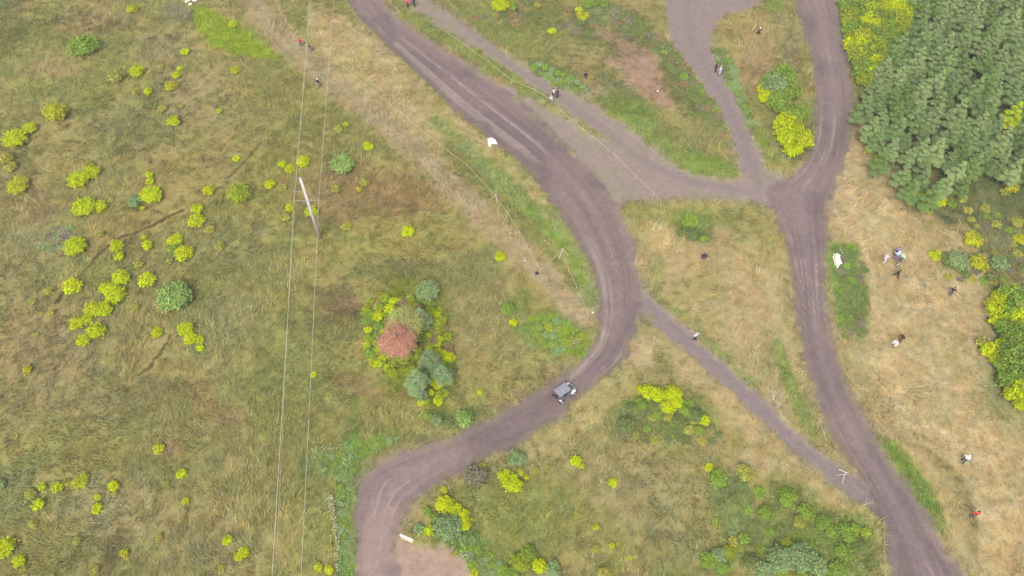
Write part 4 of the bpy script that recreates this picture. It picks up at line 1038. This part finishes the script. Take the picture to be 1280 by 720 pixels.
# ------------------------------------------------------------------ power line
def power_line():
    b = at(400, 297.5, 0); b.z = -.1
    o = empty('utility_pole', (b.x, b.y, 0))
    tag(o, 'tall pale concrete utility pole with crossarm standing in the left meadow', 'utility pole')
    HP = 12.1
    pm = MB(); pm.tube((0, 0, -.3), (0, 0, HP), .26, .16, 12); pm.build('pole', M_CONCRETE, o, True)
    MB().tube((0, 0, HP), (0, 0, HP + .05), .14, .10, 10).build('pole_cap', M_METAL, o)
    za, zb = 8.0, 9.7
    for z, x0, x1 in ((za, -1.62, 1.62), (zb, -1.35, .25)):
        MB().box(((x0 + x1) / 2, -.17, z), (x1 - x0, .05, .07)).build('crossarm', M_METAL, o)
        MB().tube((x0 * .55, -.17, z - .02), (0, -.16, z - .6), .022).build('brace', M_METAL, o)
    for x, z in ((-1.55, za), (1.55, za), (.55, za), (-1.3, zb)):
        i = MB(); i.tube((x, -.17, z + .04), (x, -.17, z + .16), .02).tube((x, -.17, z + .14), (x, -.17, z + .22), .07, .05, 10).tube((x, -.17, z + .22), (x, -.17, z + .30), .055, .03, 10)
        i.build('insulator', M_PORC, o, True)
    def wire(P, sag, r, label):
        c = bpy.data.curves.new('power_wire', 'CURVE'); c.dimensions = '3D'; c.bevel_depth = r; c.bevel_resolution = 2
        for a, e in zip(P[:-1], P[1:]):
            s_ = c.splines.new('POLY'); n = 24; s_.points.add(n)
            for k in range(n + 1):
                t = k / n; p = a.lerp(e, t); s_.points[k].co = (p.x, p.y, p.z - sag * 4 * t * (1 - t), 1)
        ob = bpy.data.objects.new('power_wire', c)
        COL.objects.link(ob)
        dg = bpy.context.evaluated_depsgraph_get(); dg.update()
        me = bpy.data.meshes.new_from_object(ob.evaluated_get(dg)); bpy.data.objects.remove(ob)
        me.materials.clear(); me.materials.append(M_WIRE)
        q = link('power_wire', me); tag(q, label, 'power wire', 'overhead wires'); return q
    t1 = Vector((b.x - 1.55, b.y - .17, za + .30)); t2 = Vector((b.x + 1.55, b.y - .17, za + .30)); t3 = Vector((b.x - 1.3, b.y - .17, zb + .3))
    def far_(x0, y0, anchor, x1, y1, z):
        return [at(x0, y0, z), anchor, at(x1, y1, z)]
    wire(far_(396, -120, t1, 331, 860, 8.4), .25, .026, 'brightest overhead wire, passing left of the utility pole')
    wire(far_(425, -120, t2, 369, 860, 8.4), .25, .020, 'overhead wire passing right of the utility pole')
    wire(far_(401, -120, t3, 337, 860, 10.0), .25, .010, 'faint thin wire just right of the brightest overhead wire')
power_line()

# ------------------------------------------------------------------ tape fences
def fence(P, label, h=.85, step=7.5, lean=.12, r=.030, tape=.011):
    W = [at(x, y, 0) for x, y in P]
    o = empty('tape_fence', W[0]); tag(o, label, 'tape fence', 'barrier tapes along the tracks')
    posts = []
    for a, b in zip(W[:-1], W[1:]):
        n = max(1, int(round((b - a).length / step)))
        for k in range(n): posts.append(a.lerp(b, k / n))
    posts.append(W[-1]); tops = []
    for p in posts:
        q = p - W[0]; t = q + Vector((random.uniform(-lean, lean), random.uniform(-lean, lean), h * random.uniform(.92, 1.08)))
        MB().tube(q - Vector((0, 0, .1)), t, r, r * .8, 6).build('post', M_PALEWOOD, o); tops.append(t)
    mb = MB()
    for a, b in zip(tops[:-1], tops[1:]):
        n = 6; pr = None
        for k in range(n + 1):
            t = k / n; p = a.lerp(b, t) + Vector((0, 0, -.1 * 4 * t * (1 - t)))
            if pr is not None:
                u = Vector((0, 0, tape * 1.3)); d = (p - pr); d.z = 0
                sd_ = Vector((-d.y, d.x, 0)).normalized() * tape
                mb.poly([pr - sd_ - u, p - sd_ - u, p + sd_ + u, pr + sd_ + u])
            pr = p
    mb.build('tape', M_TAPE, o)
fence([(540,32),(587,65),(610,82),(640,105),(668,117),(690,130),(712,152),(750,182),(770,200),(795,225),(815,246),(826,258)], 'barrier tape running between the long bend and the narrow path to the triangle')
fence([(430,88),(470,120),(515,156),(550,185),(585,211),(620,249),(634,271),(649,294),(663,320),(674,342)], 'barrier tape along the worn double track left of the long bend')
fence([(674,342),(703,317),(711,340),(720,362),(735,397)], 'barrier tape with a corner at the bent tripod marker left of the bend')
fence([(1056,20),(1060,47),(1070,87),(1074,117),(1080,150)], 'barrier tape between the right track and the wood')
fence([(1064,205),(1045,240),(1041,267),(1055,289)], 'barrier tape right of the track junction in the dry grass')
fence([(685,470),(640,495),(580,522),(530,541),(495,555),(440,572),(426,614)], 'barrier tape along the outer left side of the lower bend')
fence([(775,497),(740,516),(715,532),(697,540),(652,560)], 'barrier tape below the buggy on the inside of the bend')
fence([(588,582),(560,612)], 'short barrier tape beside the grey twiggy bush', step=4)
fence([(1102,655),(1102,690),(1103,722)], 'barrier tape left of the right track at the bottom edge')
fence([(1013,87),(1013,130),(1016,160)], 'barrier tape on the left side of the right track at the top', step=5)
fence([(1021,530),(1031,553)], 'short barrier tape between the right track and the lower path', step=4)
fence([(345,-2),(351,20),(358,26)], 'short barrier tape at the top beside the worn track', step=4)

# ------------------------------------------------------------------ markers, sticks and litter
def marker(x, y, label, s=1.0, rz=0, board=False):
    p = at(x, y); o = empty('tripod_marker', p, rz, s); tag(o, label, 'marker', 'wooden tripod markers')
    top = Vector((0, 0, 1.15))
    for a in (0.3, 2.5, 4.4):
        MB().tube((math.cos(a) * .75, math.sin(a) * .75, -.03), top + Vector((-math.cos(a) * .08, -math.sin(a) * .08, .1)), .040, .032, 6).build('leg', M_PALEWOOD, o)
    if board: MB().box((.25, .55, .62), (1.1, .05, .22), Matrix.Rotation(-.7, 3, 'Z') @ Matrix.Rotation(.5, 3, 'X'), .01).build('board', M_WHITE, o)
marker(620, 250, 'wooden tripod marker at the upper end of the tape by the worn track', 1.0, .6)
marker(703, 318, 'wooden tripod marker on the green verge left of the long bend', 1.1, 1.6)
marker(1052, 597, 'tripod marker with a white board where the lower path meets the right track', .9, .2, True)
marker(649, 294, 'small wooden tripod marker midway along the tape on the worn track', .7, 2.2)
def stick(x0, y0, x1, y1, label, r=.04, z0=.04, z1=.10, name='stick', mat=None):
    a, b = at(x0, y0, z0), at(x1, y1, z1); mb = MB(); mid = a.lerp(b, .5) + Vector((.03, .05, .03))
    o = empty(name, a); mb.tube((0, 0, 0), mid - a, r, r * .85, 7).tube(mid - a, b - a, r * .85, r * .6, 7)
    me = mb.mesh(name, mat or M_PALEWOOD); bpy.data.objects.remove(o)
    q = link(name, me); q.location = a; tag(q, label, 'stick', 'pale sticks and poles lying about'); return q
stick(940, 38, 945, 31.5, 'pale pole lying left of the crouching person in dark red', .06, .05, .6)
stick(1195, 366, 1201, 373, 'pale pole slanting down from the dark-clothed person near the right scrub', .06, 1.0, .05)
stick(819, 420, 813, 438, 'thin pale stick on the dry grass at the mouth of the lower path', .035)
stick(1120, 265, 1137, 241, 'long thin pale pole lying below the edge of the wood', .035)
stick(494, 8, 500, 16, 'pale stick by the top of the long bend', .05)
stick(447, 600, 455, 591, 'pale stick at the outer corner of the lower bend', .05)
stick(1180, 480, 1188, 478, 'short pale stick in the dry meadow', .03)
stick(598, 176, 605, 178, 'short pale stick left of the crumpled white sheet', .04)
stick(680, 300, 687, 306, 'bent pale stick on the verge above the tripod marker', .04)
# plank
def plank():
    a, b = at(499.5, 669.5), at(517, 676.5); d = b - a
    o = empty('plank', (a + b) / 2, math.atan2(d.y, d.x)); L = d.length
    tag(o, 'white plank lying at the edge of the bare earth patch', 'plank')
    MB().box((0, .05, .10), (L, .20, .07), bev=.012).build('board', M_WHITE, o)
    MB().box((.1, -.14, .04), (L * .8, .14, .08), bev=.012).build('board', M_PALEWOOD, o)
plank()
for i, (x0, y0, x1, y1) in enumerate([(500,666,509,658),(505,655,512,664),(510,657,515,655)]):
    stick(x0, y0, x1, y1, ['pale branch just left of the grey-green bush by the plank', 'crossing pale branch above the white plank', 'short pale branch nearest the grey-green bush by the plank'][i], .045)
# crumpled sheet
def sheet():
    P = [(609,173.5),(615,172),(620,175),(622,180.5),(616.5,180),(614.5,181),(613,184),(611,183),(609.5,178)]
    W = [at(x, y) for x, y in P]; c = sum(W, Vector()) / len(W)
    bm = bmesh.new(); rings = []
    for k, f in enumerate((1.0, .82, .6, .35, .12)):
        ring = []
        for i in range(len(W) * 3):
            a, b = W[i // 3], W[(i // 3 + 1) % len(W)]; p = a.lerp(b, (i % 3) / 3) - c
            z = (.03, .22, .42, .62, .72)[k] * (1 + .25 * math.sin(i * 2.1 + k * 1.3))
            ring.append(bm.verts.new((p.x * f, p.y * f, z)))
        rings.append(ring)
    n = len(rings[0])
    for r0, r1 in zip(rings[:-1], rings[1:]):
        for i in range(n): bm.faces.new((r0[i], r0[(i + 1) % n], r1[(i + 1) % n], r1[i]))
    bm.faces.new(rings[-1])
    me = bpy.data.meshes.new('sheet'); bm.to_mesh(me); bm.free(); me.materials.append(M_WHITE)
    o = empty('white_sheet', c); tag(o, 'crumpled white sheet lying beside the long bend, upper middle', 'sheet')
    link('cloth', me, o)
    a = at(604.5, 175) - c; MB().tube((a.x, a.y, .05), (0, 0, .5), .04, .03, 6).build('stick', M_PALEWOOD, o)
sheet()
def wood_heap():
    c = at(1046, 328); o = empty('wood_heap', c); tag(o, 'heap of stripped pale wood on the green mound beside the right track', 'wood heap')
    q = random.Random(4)
    S = [((1041.5,317.5),(1046,330)),((1041,321),(1044,333)),((1045.5,318),(1046,334)),((1047.5,320),(1046,336)),((1049,324),(1047,335)),((1050,329),(1045,336)),((1043,326),(1048,334)),((1044,322),(1049,331)),((1046,320),(1050,333)),((1042,330),(1050,331)),((1043,324),(1046,335)),((1048,322),(1044,334))]
    for i, (a, b) in enumerate(S * 2):
        j = q.uniform(-.8, .8) if i >= len(S) else 0
        z = .08 + .045 * (i % 12)
        A, Bp = at(a[0] + j, a[1], 0) - c, at(b[0] + j, b[1], 0) - c; A.z = z; Bp.z = z + q.uniform(-.03, .12)
        MB().tube(A, Bp, q.uniform(.06, .11), q.uniform(.05, .08), 7).build('log', M_STRIP, o)
M_STRIP = mat_simple('stripped_wood', (.74, .68, .56), .8, var=.12, scale=6)
wood_heap()
def stone(x, y, r, label, mat=None, name='stone', cat='stone', grp='pale stones'):
    mb = MB(); mb.ball((0, 0, r * .35), (r * 2, r * 1.6, r * 1.3), 3)
    q = random.Random(int(x * 7 + y))
    for v in mb.bm.verts: v.co *= 1 + q.uniform(-.09, .09)
    o = mb.build(name, mat or M_STONE); o.location = at(x, y); o.rotation_euler.z = q.uniform(0, 6)
    tag(o, label, cat, grp)
stone(243.5, 1, .42, 'largest white stone at the top beside the vivid green grass', M_WHITE)
stone(238, 6, .30, 'single white stone below the others near the vivid green grass', M_WHITE)
stone(236, 1, .26, 'small white stone left of the largest white stone at the top', M_WHITE)
stone(233, 2.5, .24, 'leftmost white stone at the top beside the vivid green grass', M_WHITE)
stone(741, 391, .16, 'small pale stone inside the long bend near its left edge')
stone(656, 326, .12, 'tiny pale stone on the worn double track')
stone(822, 114, .16, 'tiny pale stone on the pinkish bare ground')
def bag(x, y, r, label):
    mb = MB(); mb.ball((0, 0, r * .6), (r * 2, r * 1.7, r * 1.5), 3)
    for v in mb.bm.verts:
        v.co.x *= 1 + .12 * math.sin(v.co.z * 20 + v.co.y * 13); v.co.z = max(0, v.co.z)
        if v.co.z > r * 1.1: v.co.x *= .6; v.co.y *= .6
    o = empty('rubbish_bag', at(x, y), .4); tag(o, label, 'bag', 'black bags')
    me = mb.mesh('bag', M_BLACK, True); link('bag', me, o)
    MB().tube((0, 0, r * 1.2), (.03, .02, r * 1.75), r * .14, r * .3, 8).build('knot', M_BLACK, o)
bag(880, 321.5, .42, 'black bag lying on the dry grass in the triangle between the tracks')
bag(671, 342.5, .28, 'small black bag at the corner of the tape on the worn track')
